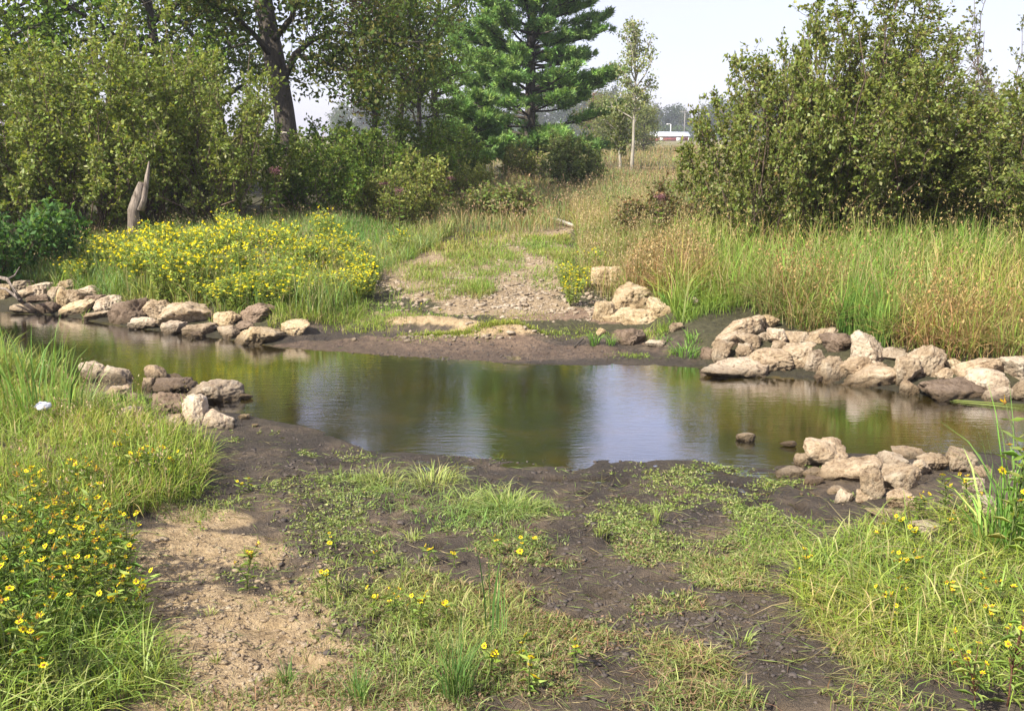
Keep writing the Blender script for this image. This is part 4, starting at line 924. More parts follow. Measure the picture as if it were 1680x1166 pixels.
P4c = np.array([G(*p)[:2] for p in [(0, 900), (90, 870), (190, 880), (225, 960), (255, 1050), (270, 1130), (200, 1166)]] + [(-1.75, 3.1), (-3.2, 3.0), (-4, 4.6)])
B = spread(rg, P4c, 7000, -0.2, 1.5, 28); field(g, rg, B, 0.22, 0.9, LIME + [(0.16, 0.25, 0.05)], None, 0.006); B = spread(rg, P4c, 1500); field(g, rg, B, 0.34, 0.9, [(0.2, 0.3, 0.06), (0.3, 0.34, 0.13)], None, 0.007)
tag(obj('long_grass', g.build('long_grass', M_GRASS)), 'long bright grass covering the near bank around the jagged pale rocks', 'grass', kind='stuff')
# flopped grass on the other near corner
g = Geo()
P5 = np.array([G(*p)[:2] for p in [(1340, 915), (1410, 860), (1480, 850), (1570, 830), (1680, 845)]] + [(3.4, 5.6), (3.4, 3.0), (2.2, 3.2), (1.85, 3.9), (1.4, 4.4), (1.4, 4.85)])
B = spread(rg, [(3.4, 5.6), (6.0, 5.0), (6.5, 1.0), (3.4, 2.5)], 7000, -0.1, 1.6, 20); field(g, rg, B, 0.26, 1.1, LIME, None, 0.006)
B = spread(rg, P5, 8500, 0.0, 1.6, 20); field(g, rg, B, 0.24, 1.15, LIME + [(0.36, 0.33, 0.16)], [.28, .25, .2, .17, .1], 0.006)
B = spread(rg, P5, 700); field(g, rg, B, 0.4, 1.4, [(0.33, 0.33, 0.15), (0.22, 0.3, 0.08)], None, 0.006)
tag(obj('flopped_grass', g.build('flopped_grass', M_GRASS)), 'bright flopped grass on the near bank in front of the rock pile', 'grass', kind='stuff')

# creeping weeds and sparse blades over the near mud
g = Geo()
def patch(e, n, h, l, cols, leafy=0.4, lsz=0.02):
    n = int(n * 1.35)
    cx_, cy2, rx, ry, sh = ell(e); a = rg.uniform(0, 6.283, n * 2); r_ = np.sqrt(rg.uniform(0, 1, n * 2)) * (1 + 0.3 * rg.standard_normal(n * 2)); yy = cy2 + np.sin(a) * r_ * ry; xx = cx_ + np.cos(a) * r_ * rx + sh * (yy - cy2)
    k = (fbm2(xx, yy, 2.6, 4, 51) > rg.uniform(-0.10, 0.2, n * 2)) & (yy < np.interp(xx, NEAR[:, 0], NEAR[:, 1]) - 0.05); xx, yy = xx[k][:n], yy[k][:n]; B_ = np.stack([xx, yy, H(xx, yy) - 0.006], 1); m_ = len(B_)
    lf = rg.uniform(0, 1, m_) < leafy; Bb, Bl = B_[~lf], B_[lf]
    if len(Bb): field(g, rg, Bb, h, l, cols, None, 0.0045)
    if len(Bl):
        q_ = np.repeat(Bl, 5, 0) + rg.standard_normal((len(Bl) * 5, 3)) * (0.012, 0.012, 0.004) + np.array([[0, 0, 0.012]]); D = rg.standard_normal((len(q_), 3)) * (1, 1, 0.25) + np.array([[0, 0, 0.25]])
        leaves(g, q_, D, lsz * rg.uniform(0.6, 1.3, len(q_)), pal(rg, len(q_), cols), rg, 0.5)
WEED = [(0.20, 0.26, 0.06), (0.26, 0.31, 0.10), (0.15, 0.21, 0.05), (0.33, 0.34, 0.15)]
DRY = [(0.20, 0.24, 0.08), (0.30, 0.25, 0.14), (0.15, 0.20, 0.06), (0.25, 0.16, 0.10)]
for a_ in [((440, 755, 130, 36), 1000, .07, 1.1, WEED, .65), ((380, 780, 70, 50), 450, .09, .8, WEED, .4), ((520, 790, 90, 40), 350, .05, 1, WEED, .7), ((680, 800, 170, 36), 900, .14, 1.3, WEED, .15), ((830, 830, 110, 26), 900, .12, 1.3, WEED, .2),
           ((1110, 860, 170, 40), 1300, .07, 1.1, WEED, .5), ((1230, 790, 130, 30), 1200, .04, 1, WEED, .85), ((1290, 820, 120, 40), 500, .07, 1, WEED, .6), ((1100, 800, 120, 30), 160, .06, 1, WEED, .6), ((720, 890, 200, 36), 700, .08, .9, WEED, .3),
           ((640, 970, 150, 70), 1100, .11, .9, WEED, .25), ((850, 990, 260, 90), 4200, .06, .9, DRY, .3), ((1000, 1090, 330, 90), 5000, .05, 1, DRY, .3), ((1240, 980, 200, 90), 2400, .09, 1.3, WEED + DRY, .2), ((1330, 1090, 240, 80), 3200, .12, 1.4, WEED + DRY, .15), ((1310, 940, 120, 100), 800, .10, 1.3, LIME, .2), ((1420, 1080, 150, 90), 800, .12, 1.3, LIME, .1), ((1180, 1130, 300, 40), 1600, .07, 1.2, DRY, .2),
           ((740, 1080, 150, 90), 1500, .13, .8, WEED, .25), ((1080, 960, 280, 90), 2000, .06, 1.1, WEED + DRY, .25), ((960, 860, 160, 40), 500, .06, 1.1, WEED, .3), ((1180, 910, 170, 40), 600, .07, 1.1, WEED, .3), ((560, 860, 70, 40), 300, .06, .9, WEED, .7), ((470, 1000, 150, 120), 260, .06, .9, WEED, .4), ((400, 1120, 160, 50), 350, .07, .8, DRY, .2),
           ((900, 740, 260, 18), 140, .06, .8, WEED, .5), ((640, 750, 120, 14), 120, .08, .7, WEED, .4), ((1010, 930, 120, 60), 450, .06, 1, DRY, .3), ((240, 1120, 90, 60), 500, .12, .8, WEED, .2), ((330, 840, 70, 30), 250, .08, .8, WEED, .3), ((600, 1150, 200, 30), 350, .08, .8, DRY, .2)]: patch(*a_)
def litter(e, n):
    cx_, cy2, rx, ry, sh = ell(e); a = rg.uniform(0, 6.283, n); r_ = np.sqrt(rg.uniform(0, 1, n)) * 1.15; yy = cy2 + np.sin(a) * r_ * ry; xx = cx_ + np.cos(a) * r_ * rx + sh * (yy - cy2)
    k = yy < np.interp(xx, NEAR[:, 0], NEAR[:, 1]) + 0.1; xx, yy = xx[k], yy[k]; n = len(xx); n = len(xx); ln = rg.uniform(0.02, 0.13, n); az = rg.uniform(0, 6.283, n); x2, y2 = xx + np.cos(az) * ln, yy + np.sin(az) * ln
    p0_ = np.stack([xx, yy, H(xx, yy) + 0.006], 1); p1_ = np.stack([x2, y2, H(x2, y2) + rg.uniform(0.004, 0.03, n)], 1)
    leaves(g, p0_, p1_ - p0_, np.linalg.norm(p1_ - p0_, axis=1), pal(rg, n, [(0.32, 0.27, 0.15), (0.22, 0.16, 0.09), (0.10, 0.07, 0.045), (0.24, 0.28, 0.09), (0.2, 0.26, 0.07)]), rg, 0.035, 0.02)
for e, n_ in [((850, 980, 420, 160), 1500), ((1200, 1000, 260, 140), 1000), ((700, 830, 330, 60), 900), ((1150, 840, 220, 70), 700), ((420, 960, 200, 130), 500), ((420, 780, 140, 50), 300), ((1450, 1000, 240, 130), 900), ((850, 1130, 300, 50), 900)]: litter(e, n_)
tag(obj('ground_weeds', g.build('ground_weeds', M_GRASS)), 'low creeping weeds and thin blades scattered over the near mud', 'weeds', kind='stuff')

# gravel and clods
def chips(name, mats, ells, n, s0, s1, label, seed):
    rng = np.random.default_rng(seed); V0, F0 = ICO[3] if False else ICO2; gq = Geo()
    for e, k in ells:
        cx_, cy2, rx, ry, sh = ell(e); m_ = int(n * k); a = rng.uniform(0, 6.283, m_); r_ = np.sqrt(rng.uniform(0, 1, m_)) * (1 + 0.25 * rng.standard_normal(m_)); yy = cy2 + np.sin(a) * r_ * ry; xx = cx_ + np.cos(a) * r_ * rx + sh * (yy - cy2); zz = H(xx, yy)
        s_ = s0 * (s1 / s0) ** (rng.uniform(0, 1, m_) ** 2.2)
        V = V0[None] * (1 + 0.38 * rng.standard_normal((m_, len(V0), 1)).clip(-1.6, 1.6)) * s_[:, None, None] * rng.uniform(0.5, 1.4, (m_, 1, 3)) * (1.1, 1.1, 0.5)
        V = V + np.stack([xx, yy, zz + s_ * 0.15], 1)[:, None]; gq.add(V.reshape(-1, 3), [(F0[None] + np.arange(m_)[:, None, None] * len(V0)).reshape(-1, 3)], (0.4,) * 3)
    tag(obj(name, gq.build(name, mats)), label, name, kind='stuff')
ICO2 = ico(1)
chips('gravel', ROCK['pale'], [((770, 480, 190, 32), 1.0), ((870, 440, 70, 60), 0.5), ((900, 374, 60, 8), 0.1), ((880, 500, 130, 18), 0.5), ((1000, 515, 60, 14), 0.15), ((760, 545, 130, 12), 0.15)], 1300, 0.008, 0.046, 'pale broken gravel strewn over the track at the ford', 61)
chips('sand_grit', ROCK['tan'], [((290, 960, 130, 90), 1.0), ((520, 1110, 190, 80), 1.0), ((420, 1020, 150, 60), 0.5), ((300, 1090, 150, 70), 0.7), ((520, 960, 80, 60), .4), ((1350, 790, 80, 30), .2)], 900, 0.003, 0.017, 'sandy grit and small stones on the bare patch of near bank', 62)
M_CLOD = simple('mud_clod', (0.10, 0.078, 0.064), 0.85, (0.05, 0.04, 0.034), 30)
chips('mud_clods', M_CLOD, [((900, 800, 330, 60), 1.0), ((1100, 900, 250, 80), 1.2), ((560, 900, 130, 90), 0.8), ((1000, 1050, 350, 90), 1.4), ((500, 780, 180, 50), 0.5), ((1250, 1060, 200, 70), .7), ((800, 585, 300, 14), 0.8), ((850, 560, 200, 12), .4)], 1300, 0.003, 0.017, 'crumbs and clods of trampled dark mud around the ford', 63)

# ------------------------------------------------------------------ yellow flowers
M_HEAD = simple('flower_disc', (0.30, 0.15, 0.02), 0.8, (0.16, 0.08, 0.015), 300)
def head_meshes():
    out = []
    for k, (n_, r_, cup) in enumerate([(8, 0.026, 0.25), (7, 0.022, 0.6), (8, 0.028, 0.1), (4, 0.022, 1.4), (6, 0.014, 2.4)]):
        rng = np.random.default_rng(700 + k); g = Geo(); a = np.arange(n_) * 2 * math.pi / n_ + rng.uniform(-0.12, 0.12, n_)
        for aa in a:
            d = np.array([math.cos(aa), math.sin(aa), cup * rng.uniform(0.4, 1.4)]); s_ = np.array([-math.sin(aa), math.cos(aa), 0]); L0 = r_ * rng.uniform(0.85, 1.1); wd = r_ * 0.26
            V = [d * 0.006, d * L0 * 0.55 + s_ * wd, d * L0 * 0.9 + s_ * wd * 0.6, d * L0, d * L0 * 0.9 - s_ * wd * 0.6, d * L0 * 0.55 - s_ * wd]
            g.add(np.array(V), [np.array([[0, 1, 2, 3, 4, 5]])], np.array((0.86, 0.70, 0.025) if k != 3 else (0.62, 0.38, 0.03)) * rng.uniform(0.75, 1.1))
        g2 = Geo(); V, Fc = ICO[3]; V = V * (0.0085, 0.0085, 0.006) * (1 + 0.1 * rng.standard_normal((len(V), 1))) + (0, 0, 0.004); g2.add(V, [Fc], (0.3, 0.15, 0.02))
        out.append((g.build('flower_head', M_PETAL), g2.build('disc', M_HEAD)))
    return out
HEADS = head_meshes()
def bloom_plant(seed, h, nh, label, leafn=16, reddish=False):
    rng = np.random.default_rng(seed); gs, gl = Geo(), Geo(); root = empty('marigold_plant', (0, 0, 0)); tag(root, label, 'wildflower')
    sc_ = (0.16, 0.075, 0.05) if reddish else (0.13, 0.17, 0.05); P = wander(rng, (0, 0, 0), (0.1 * rng.standard_normal(), 0.1 * rng.standard_normal(), 1), h * 0.8, 7, 0.07, 0.05); tube(gs, P, np.linspace(0.0045, 0.002, 7), 5, sc_)
    tips = [(P[-1], P[-1] - P[-2])]
    for k in range(max(1, nh - 1)):
        t_ = rng.uniform(0.3, 0.95); p, d = on(P, t_); a = rng.uniform(0, 6.28); Q = wander(rng, p, (math.cos(a), math.sin(a), 1.3), h * rng.uniform(0.22, 0.5), 5, 0.1, 0.15); tube(gs, Q, np.linspace(0.003, 0.0016, 5), 4, sc_); tips.append((Q[-1], Q[-1] - Q[-2]))
        for f_ in (0.35, 0.7):
            e, d2 = on(Q, f_); a2 = rng.uniform(0, 6.28)
            for s_ in (0, math.pi): leaves(gl, e[None], np.array([[math.cos(a2 + s_), math.sin(a2 + s_), rng.uniform(0, 0.6)]]), rng.uniform(0.04, 0.075), pal(rng, 1, LIME[1:]), rng, 0.22, 0.05)
    for k in range(leafn // 2):
        t_ = (k + 0.5) / (leafn // 2) * 0.92 + 0.04; p, d = on(P, t_); a = k * 1.571 + rng.uniform(-0.3, 0.3)
        for s_ in (0, math.pi):
            L_ = h * rng.uniform(0.07, 0.14) + 0.03; D1 = np.array([math.cos(a + s_), math.sin(a + s_), rng.uniform(0.1, 0.7)]); D2 = D1 - (0, 0, rng.uniform(0.4, 0.9)); c_ = pal(rng, 1, [(0.21, 0.31, 0.06), (0.16, 0.25, 0.05), (0.28, 0.34, 0.10)])
            sd_ = np.array([-math.sin(a + s_), math.cos(a + s_), 0]) * L_ * 0.085; D1 = nrm(D1); D2 = nrm(D2); q0, q1 = p, p + D1 * L_ * 0.5; q2 = q1 + D2 * L_ * 0.55
            gl.add(np.array([q0, q1 + sd_, q2, q1 - sd_]), [np.array([[0, 1, 2], [0, 2, 3]])], c_)
    obj('stem', gs.build('stem', M_GRASS), root); obj('foliage', gl.build('foliage', M_GRASS), root)
    for k, (p, d) in enumerate(tips[:nh]):
        hm, dm = HEADS[rng.choice(5, p=[0.3, 0.22, 0.2, 0.14, 0.14])]; f_ = obj('flower_head', hm, root, p); face = nrm(d * 1.0 + np.array([-0.6, -0.7, 0.3]) * 0.02 + rng.standard_normal(3) * 0.5 * np.linalg.norm(d)); f_.rotation_euler = Vector(face).to_track_quat('Z', 'Y').to_euler(); f_.scale = (rng.uniform(0.42, 0.85),) * 3; obj('disc', dm, f_)
    return root
VAR = {}
rf = np.random.default_rng(800)
def put(px, py, h, label, group=None, nh=None, reddish=False, loc=None):
    kind = ('s' if h < 0.2 else 'm' if h < 0.36 else 't', int(rf.integers(0, 3)), reddish)
    p = loc if loc is not None else G(px, py); hb = {'s': 0.15, 'm': 0.28, 't': 0.5}[kind[0]]
    if kind not in VAR:
        r_ = VAR[kind] = bloom_plant(810 + len(VAR), hb, {'s': 3, 'm': 6, 't': 11}[kind[0]], label, {'s': 10, 'm': 16, 't': 26}[kind[0]], reddish)
        s_ = h / hb; r_.location = (p[0], p[1], p[2] - 0.01); r_.scale = (s_ ** 0.5, s_ ** 0.5, s_)
    else: r_ = dup(VAR[kind], (p[0], p[1], p[2] - 0.01), rf.uniform(0, 6.28), ((h / hb) ** 0.5, (h / hb) ** 0.5, h / hb))
    r_['label'] = label
    if 'group' in r_: del r_['group']
    if group: r_['group'] = group
    return r_
PQ = np.array([G(*p)[:2] for p in [(0, 930), (70, 900), (170, 905), (215, 960), (250, 1050), (255, 1130), (150, 1166), (0, 1166)]] + [(-2.6, 3.2)]); Bq = spread(rf, PQ, 58)
for b_ in Bq: put(0, 0, rf.uniform(0.26, 0.5), 'yellow-flowered leafy plant in the dense clump at the near corner beside the sand', 'flowering plants crowding the near corner beside the sand', loc=b_)
Bq = spread(rf, poly([(20, 860), (150, 840), (240, 830), (290, 800), (220, 780), (60, 830)]), 9)
for b_ in Bq: put(0, 0, rf.uniform(0.24, 0.36), 'yellow-flowered plant standing in the long grass edge above the sandy patch', 'flowering plants in the long grass edge', loc=b_)
PQ = poly([(1400, 930), (1480, 880), (1680, 880), (1680, 1080), (1560, 1120), (1440, 1040)]); Bq = spread(rf, PQ, 13)
for b_ in Bq: put(0, 0, rf.uniform(0.12, 0.24), 'small yellow-flowered plant scattered through the bright flopped grass', 'flowering plants in the flopped grass', loc=b_)
for px, py, h, lab in [
    (405, 968, .27, 'lone upright yellow-flowered plant on the bare sand'), (392, 812, .11, 'low yellow-flowered plant in creeping weeds beside the shallow muddy hollow'),
    (408, 806, .10, 'low yellow-flowered plant just past its neighbour by the muddy hollow'), (308, 806, .13, 'small yellow-flowered plant at the tip of the long grass'), (330, 872, .07, 'tiny single-headed yellow flower on the sand edge'),
    (538, 978, .16, 'yellow-flowered plant on the boundary of sand and weeds'), (622, 936, .14, 'yellow-flowered plant in short weeds, nearest the sand of the middle row'), (545, 900, .09, 'small yellow flower in mud above the sand boundary plant'),
    (705, 928, .13, 'low yellow-flowered plant in the middle of the weedy strip'), (745, 930, .11, 'lower yellow-flowered plant next to the middle one of the weedy strip'), (815, 915, .14, 'bright yellow-flowered plant beside the tall solitary reeds'),
    (858, 918, .13, 'yellow-flowered plant at the mud end of the weedy strip'), (880, 905, .10, 'smallest yellow-flowered plant at the mud end of the weedy strip'), (640, 1030, .20, 'yellow-flowered plant above the dark rush clump'),
    (690, 1040, .22, 'tallest yellow-flowered plant above the dark rush clump'), (735, 1030, .16, 'yellow-flowered plant between the rush clump and the solitary reeds'), (612, 1012, .16, 'yellow-flowered plant uphill of the sand beside the weeds'),
    (852, 1098, .17, 'orange-yellow flowered plant in dry weeds past the rush clump'), (800, 1120, .18, 'yellow-flowered plant touching the rush clump'), (868, 1140, .18, 'yellow-flowered plant low at the bottom past the rush clump'),
    (944, 1098, .14, 'solitary yellow-flowered plant in the dry brown weeds'), (1303, 962, .20, 'pair-headed yellow flower plant at the mud edge of the flopped grass'), (1318, 968, .10, 'short yellow flower beside the pair-headed plant'),
    (1548, 850, .28, 'yellow-flowered plant before the domed rock'), (1592, 862, .30, 'yellow-flowered plant with many heads in front of the greyish-pink rock'), (1500, 862, .25, 'yellow-flowered plant over the triangular pink stone'), (1445, 905, .16, 'yellow-flowered plant by the low brown stone')]:
    put(px, py, h, lab)
put(1652, 1160, .46, 'tall red-stemmed yellow-flowered plant at the bottom corner', reddish=True); put(1598, 1175, .38, 'red-stemmed yellow-flowered plant bending beside the tallest one', reddish=True)
put(1652, 925, .78, 'very tall yellow-flowered plant among green blades at the frame edge'); put(1678, 930, .72, 'tall yellow-flowered plant cut by the frame edge')

# the yellow mass on the far bank: bushy plants
def bushy(seed, h, r, bloom=4):
    rng = np.random.default_rng(seed); gs, gl, gf = Geo(), Geo(), Geo(); TP = []
    for k in range(14):
        a = rng.uniform(0, 6.28); u = math.sqrt(rng.uniform(0, 1)) * r; P = wander(rng, (0.05 * math.cos(a), 0.05 * math.sin(a), 0), (u * math.cos(a), u * math.sin(a), h), h * rng.uniform(0.75, 1.08), 5, 0.08, 0.03); tube(gs, P, [0.005, 0.005, 0.004, 0.003, 0.002], 3, (0.14, 0.16, 0.05))
        for q_ in range(58):
            e, d = on(P, rng.uniform(0.15, 1)); leaves(gl, e[None], rng.standard_normal((1, 3)) * (1, 1, 0.5) + (0, 0, 0.2), rng.uniform(0.04, 0.09), pal(rng, 1, [(0.29, 0.38, 0.075), (0.22, 0.31, 0.06), (0.36, 0.41, 0.12)]), rng, 0.22)
        for q_ in range(rng.integers(1 if bloom > 2 else 0, 1 + bloom)): TP.append(on(P, rng.uniform(0.62, 1.0) if q_ else 1.0)[0] + rng.standard_normal(3) * (0.07, 0.07, 0.06))
    for p in TP:
        up = nrm(rng.standard_normal(3) * 0.45 + (-0.25, -0.35, 0.9)); a0 = rng.uniform(0, 6.28); A = nrm(np.cross(up, (1, 0, 0.1))); Bv = np.cross(up, A); a = a0 + np.arange(6) * 1.047
        D = np.cos(a)[:, None] * A + np.sin(a)[:, None] * Bv + up * 0.2; leaves(gf, np.repeat(p[None], 6, 0), D, 0.026, np.array([(0.86, 0.74, 0.03)]) * rng.uniform(0.8, 1.1), rng, 0.75, 0.0)
    return gs.build('stems', M_GRASS), gl.build('foliage', M_GRASS), gf.build('blossom', M_PETAL)
bv = [bushy(900 + k, 0.62, 0.3, (6, 5, 2, 3)[k]) for k in range(4)]; pz = [('stems', 'foliage', 'blossom')] * 1
PB = np.array([(-7.0, 15.9), (-5.9, 14.6), (-4.7, 13.3), (-3.6, 12.7), (-2.6, 12.5), (-2.15, 13.1), (-2.4, 14.4), (-3.4, 16.2), (-5.8, 17.2)]); Bq = spread(rf, PB, 92)
for k, b_ in enumerate(Bq):
    inn = (1.0 + 0.5 * fbm2(b_[:1], b_[1:2], 0.9, 2, 71)[0]) * rf.uniform(0.6, 1.25) * (1.12 - 0.5 * min(1, math.hypot(b_[0] + 4.4, b_[1] - 14.6) / 2.8))
    plant('flowering_plant', list(zip(pz[0], bv[k % 4])), b_, 'bushy plant thick with small yellow blooms in the mass below the grey-green shrubs', 'wildflower', 'yellow flowering plants massed on the far bank', rf.uniform(0, 6.28), (1, 1, inn))
Bq = spread(rf, [(-8.0, 17.0), (-6.6, 14.6), (-4.6, 12.9), (-2.6, 12.3), (-1.9, 12.9), (-2.0, 15.5), (-3.2, 17.6), (-6, 18.2)], 34)
for k, b_ in enumerate(Bq): plant('flowering_plant', list(zip(pz[0], bv[(k + 1) % 4])), b_, 'bushy plant thick with small yellow blooms in the mass below the grey-green shrubs', 'wildflower', 'yellow flowering plants massed on the far bank', rf.uniform(0, 6.28), (0.8, 0.8, rf.uniform(0.5, 1.15)))
for px, py, s_, lab in [(585, 496, .75, 'round bush of yellow flowers alone at the gravel edge below the yellow mass'), (940, 503, .62, 'yellow-flowered bushy plant at the foot of the cream boulders by the track'), (952, 480, .6, 'yellow-flowered bushy plant squeezed between the track and the farthest cream boulder'),
    (925, 470, .55, 'small yellow-flowered plant on the track edge behind the other two'), (970, 455, .75, 'loose yellow-flowered plant in tan grass above the farthest cream boulder'), (655, 420, .7, 'yellow-flowered plant by itself in the meadow beside the track'), (500, 480, .7, 'yellow-flowered plant between the big mass and the lone round bush'), (440, 486, .55, 'short yellow-flowered plant fronting the big yellow mass')]:
    plant('flowering_plant', list(zip(pz[0], bv[px % 4])), G(px, py), lab, 'wildflower', None, px, s_)
put(690, 513, .12, 'tiny yellow flowers on the mud before the gravel'); put(722, 516, .10, 'tiny yellow flower past its twin on the mud before the gravel'); put(1455, 565, .2, 'single yellow bloom low in the green reeds over the rocks'); put(820, 548, .08, 'tiny yellow bloom in the green strip behind the sand berm')

# pinkish weed heads standing above the meadow
M_PINK = leaf_mat('mauve_bloom', 0.8, 0.2, (1, 0.8, 0.9), 0.1)
def joe(seed, h):
    rng = np.random.default_rng(seed); gs, gl, gf = Geo(), Geo(), Geo(); P = wander(rng, (0, 0, 0), (0.05, 0, 1), h, 7, 0.04, 0.05); tube(gs, P, np.linspace(0.008, 0.004, 7), 5, (0.14, 0.09, 0.06))
    for k in range(7):
        e, d = on(P, 0.2 + 0.1 * k)
        for q_ in range(4): a = q_ * 1.57 + k; leaves(gl, e[None], np.array([[math.cos(a), math.sin(a), 0.15]]), 0.15, pal(rng, 1, DK), rng, 0.32)
    n_ = 240; p = P[-1] + rng.standard_normal((n_, 3)) * (0.055, 0.055, 0.03); leaves(gf, p, rng.standard_normal((n_, 3)) + (0, 0, 0.6), 0.03, pal(rng, n_, [(0.20, 0.09, 0.10), (0.15, 0.07, 0.075), (0.27, 0.15, 0.155)]), rng, 0.6)
    return gs.build('stem', M_GRASS), gl.build('foliage', M_LEAF), gf.build('flower_head', M_PINK)
jm = joe(951, 1.25)
for px, Y, s_, lab in [(655, 19.5, 0.8, 'mauve-headed weed standing in the meadow before the dark shrubs'), (735, 22, 0.85, 'mauve-headed weed beside the yellow-green bush'), (462, 19, 0.95, 'mauve-headed weed under the oak trunk'), (630, 20.5, 0.85, 'faded mauve weed head just behind the meadow one'), (1075, 16.3, 0.7, 'pale pinkish seed head on a stalk beside the track, near the sapling')]:
    plant('mauve_weed', list(zip(('stem', 'foliage', 'flower_head'), jm)), ground_at((px - 840) / F * Y, Y), lab, 'wildflower', None, px, s_)

# ------------------------------------------------------------------ grass tufts one can count
def tuft(name, px, py, n, h, lean, cols, wd, rad, label, tip=None, hv=0.25, cat='grass tuft'):
    rng = np.random.default_rng(int(px * 7 + py)); p = G(px, py); a = rng.uniform(0, 6.283, n); r_ = rad * np.sqrt(rng.uniform(0, 1, n)); b_ = np.stack([np.cos(a) * r_, np.sin(a) * r_, np.full(n, -0.015)], 1)
    g = Geo(); c_ = pal(rng, n, cols); blades(g, b_, h * rng.uniform(1 - hv * 2, 1 + hv, n), lean * rng.uniform(0.3, 1.6, n), a + rng.normal(0, 0.5, n), wd * rng.uniform(0.7, 1.3, n), c_, rng, c_ * 1.2)
    return tag(obj(name, g.build(name, M_GRASS), loc=p), label, cat)
RUSH = [(0.08, 0.16, 0.04), (0.11, 0.20, 0.05), (0.16, 0.22, 0.06)]; YW = [(0.30, 0.36, 0.10), (0.24, 0.31, 0.07), (0.36, 0.37, 0.15)]
tuft('rush_clump', 748, 1140, 90, 0.30, 0.5, RUSH, 0.0045, 0.06, 'dark green rush clump in the weeds at the bottom, largest of its kind')
tuft('rush_clump', 470, 1120, 40, 0.13, 0.7, RUSH, 0.004, 0.03, 'small dark green rush tuft on sandy mud at the bottom')
tuft('rush_clump', 588, 1150, 50, 0.17, 0.55, RUSH, 0.004, 0.035, 'medium dark green rush tuft between the small one and the large clump')
tuft('solitary_reed', 806, 1045, 5, 0.42, 0.15, [(0.13, 0.25, 0.07)], 0.008, 0.03, 'few tall straight reed blades standing alone in the weeds', cat='reed')
tuft('solitary_reed', 828, 1045, 4, 0.30, 0.2, [(0.13, 0.25, 0.07)], 0.005, 0.03, 'shorter thin reed blades beside the tall solitary ones', cat='reed')
for px, py, n, h, l, rd, lab in [(625, 795, 150, .16, 1.2, .14, 'pale flopped grass tuft on the mud nearest the creeping weeds'), (708, 796, 170, .17, 1.2, .15, 'pale flopped grass tuft in the middle of the mud flat'), (835, 838, 190, .17, 1.4, .17, 'wide trampled grass tuft before the open mud'),
    (765, 830, 90, .14, 1.4, .10, 'straggling grass tuft between the two flopped ones and the trampled one'), (1078, 858, 26, .13, .6, .04, 'sparse pale green seedlings standing on open mud'), (985, 880, 22, .11, .6, .04, 'thin grey-green sprout tuft on mud beside the trampled grass'), (818, 752, 30, .05, 1, .05, 'tiny green tuft at the water edge in the middle'),
    (675, 885, 60, .09, .8, .05, 'small bright tuft uphill of the trampled grass'), (340, 1010, 30, .06, .8, .04, 'tiny bright tuft on bare sand'), (355, 1085, 16, .08, .5, .02, 'single little sprout low on the sand'), (1215, 1055, 36, .09, 1.0, .05, 'grey-green tuft holding a white speck on the mud'), (600, 1080, 26, .08, .7, .04, 'small tuft at the sand margin beside the rushes')]:
    tuft('grass_tuft', px, py, n, h, l, YW, 0.005, rd, lab)
BR = [(0.15, 0.28, 0.05), (0.20, 0.33, 0.07), (0.12, 0.22, 0.05)]
for px, py, n, h, rd, lab in [(975, 565, 40, .20, .05, 'bright green blades at the foot of the long cream boulder, track side'), (1002, 566, 34, .18, .05, 'bright green blades beside the brown clod of clay'), (1125, 582, 90, .2, .16, 'big bright green clump at the mud end of the far rock pile'), (1140, 560, 60, .17, .12, 'green tuft tucked behind the big bright clump'), (1090, 560, 40, .12, .1, 'small green tuft by the flat pinkish stone'),
    (1110, 505, 120, .3, .18, 'leafy green clump above the knobbed cream boulder')]:
    tuft('green_clump', px, py, n, h, 0.8, BR, 0.009, rd, lab)
tuft('tall_grass_clump', 1660, 905, 60, 0.85, 0.5, BR, 0.009, 0.10, 'tall broad-bladed grass clump rising over the water at the frame edge', cat='grass clump')
tuft('tall_grass_clump', 1625, 900, 26, 0.55, 0.9, BR + YW[:1], 0.012, 0.08, 'arching grass clump bent towards the domed rock', cat='grass clump')
tuft('tall_grass_clump', 245, 800, 150, 0.36, 0.55, [(0.22, 0.30, 0.05), (0.28, 0.34, 0.07), (0.16, 0.23, 0.05)], 0.006, 0.2, 'thick yellow-green grass clump at the corner of the long grass', cat='grass clump')
tuft('tall_grass_clump', 60, 690, 60, 0.75, 0.35, [(0.14, 0.25, 0.05), (0.2, 0.3, 0.07)], 0.011, 0.25, 'tall upright blades overlooking the stream at the frame edge', cat='grass clump')
tuft('tall_grass_clump', 130, 690, 26, 0.55, 0.5, [(0.16, 0.26, 0.06), (0.26, 0.3, 0.12)], 0.010, 0.12, 'thin tall blades before the large jagged pale rock', cat='grass clump')
g = Geo(); rq = np.random.default_rng(15)
for k in range(6):
    P = np.array([at(1535 + 8 * k, 655 + 2 * k, 1) * 0]); x0, y0 = G(1540 + 6 * k, 655 + 1.2 * k, 0.0)[:2]; x1, y1 = G(1690, 666 + 2 * k, 0.0)[:2]
    tube(g, [(x0, y0, 0.006), ((x0 + x1) / 2, (y0 + y1) / 2 + 0.02 * rq.standard_normal(), 0.012), (x1, y1, 0.01)], [0.0012, 0.0026, 0.002], 4, (0.3, 0.36, 0.1))
tag(obj('floating_grass', g.build('floating_grass', M_GRASS)), 'yellow-green grass blades trailing on the water at the frame edge', 'grass')

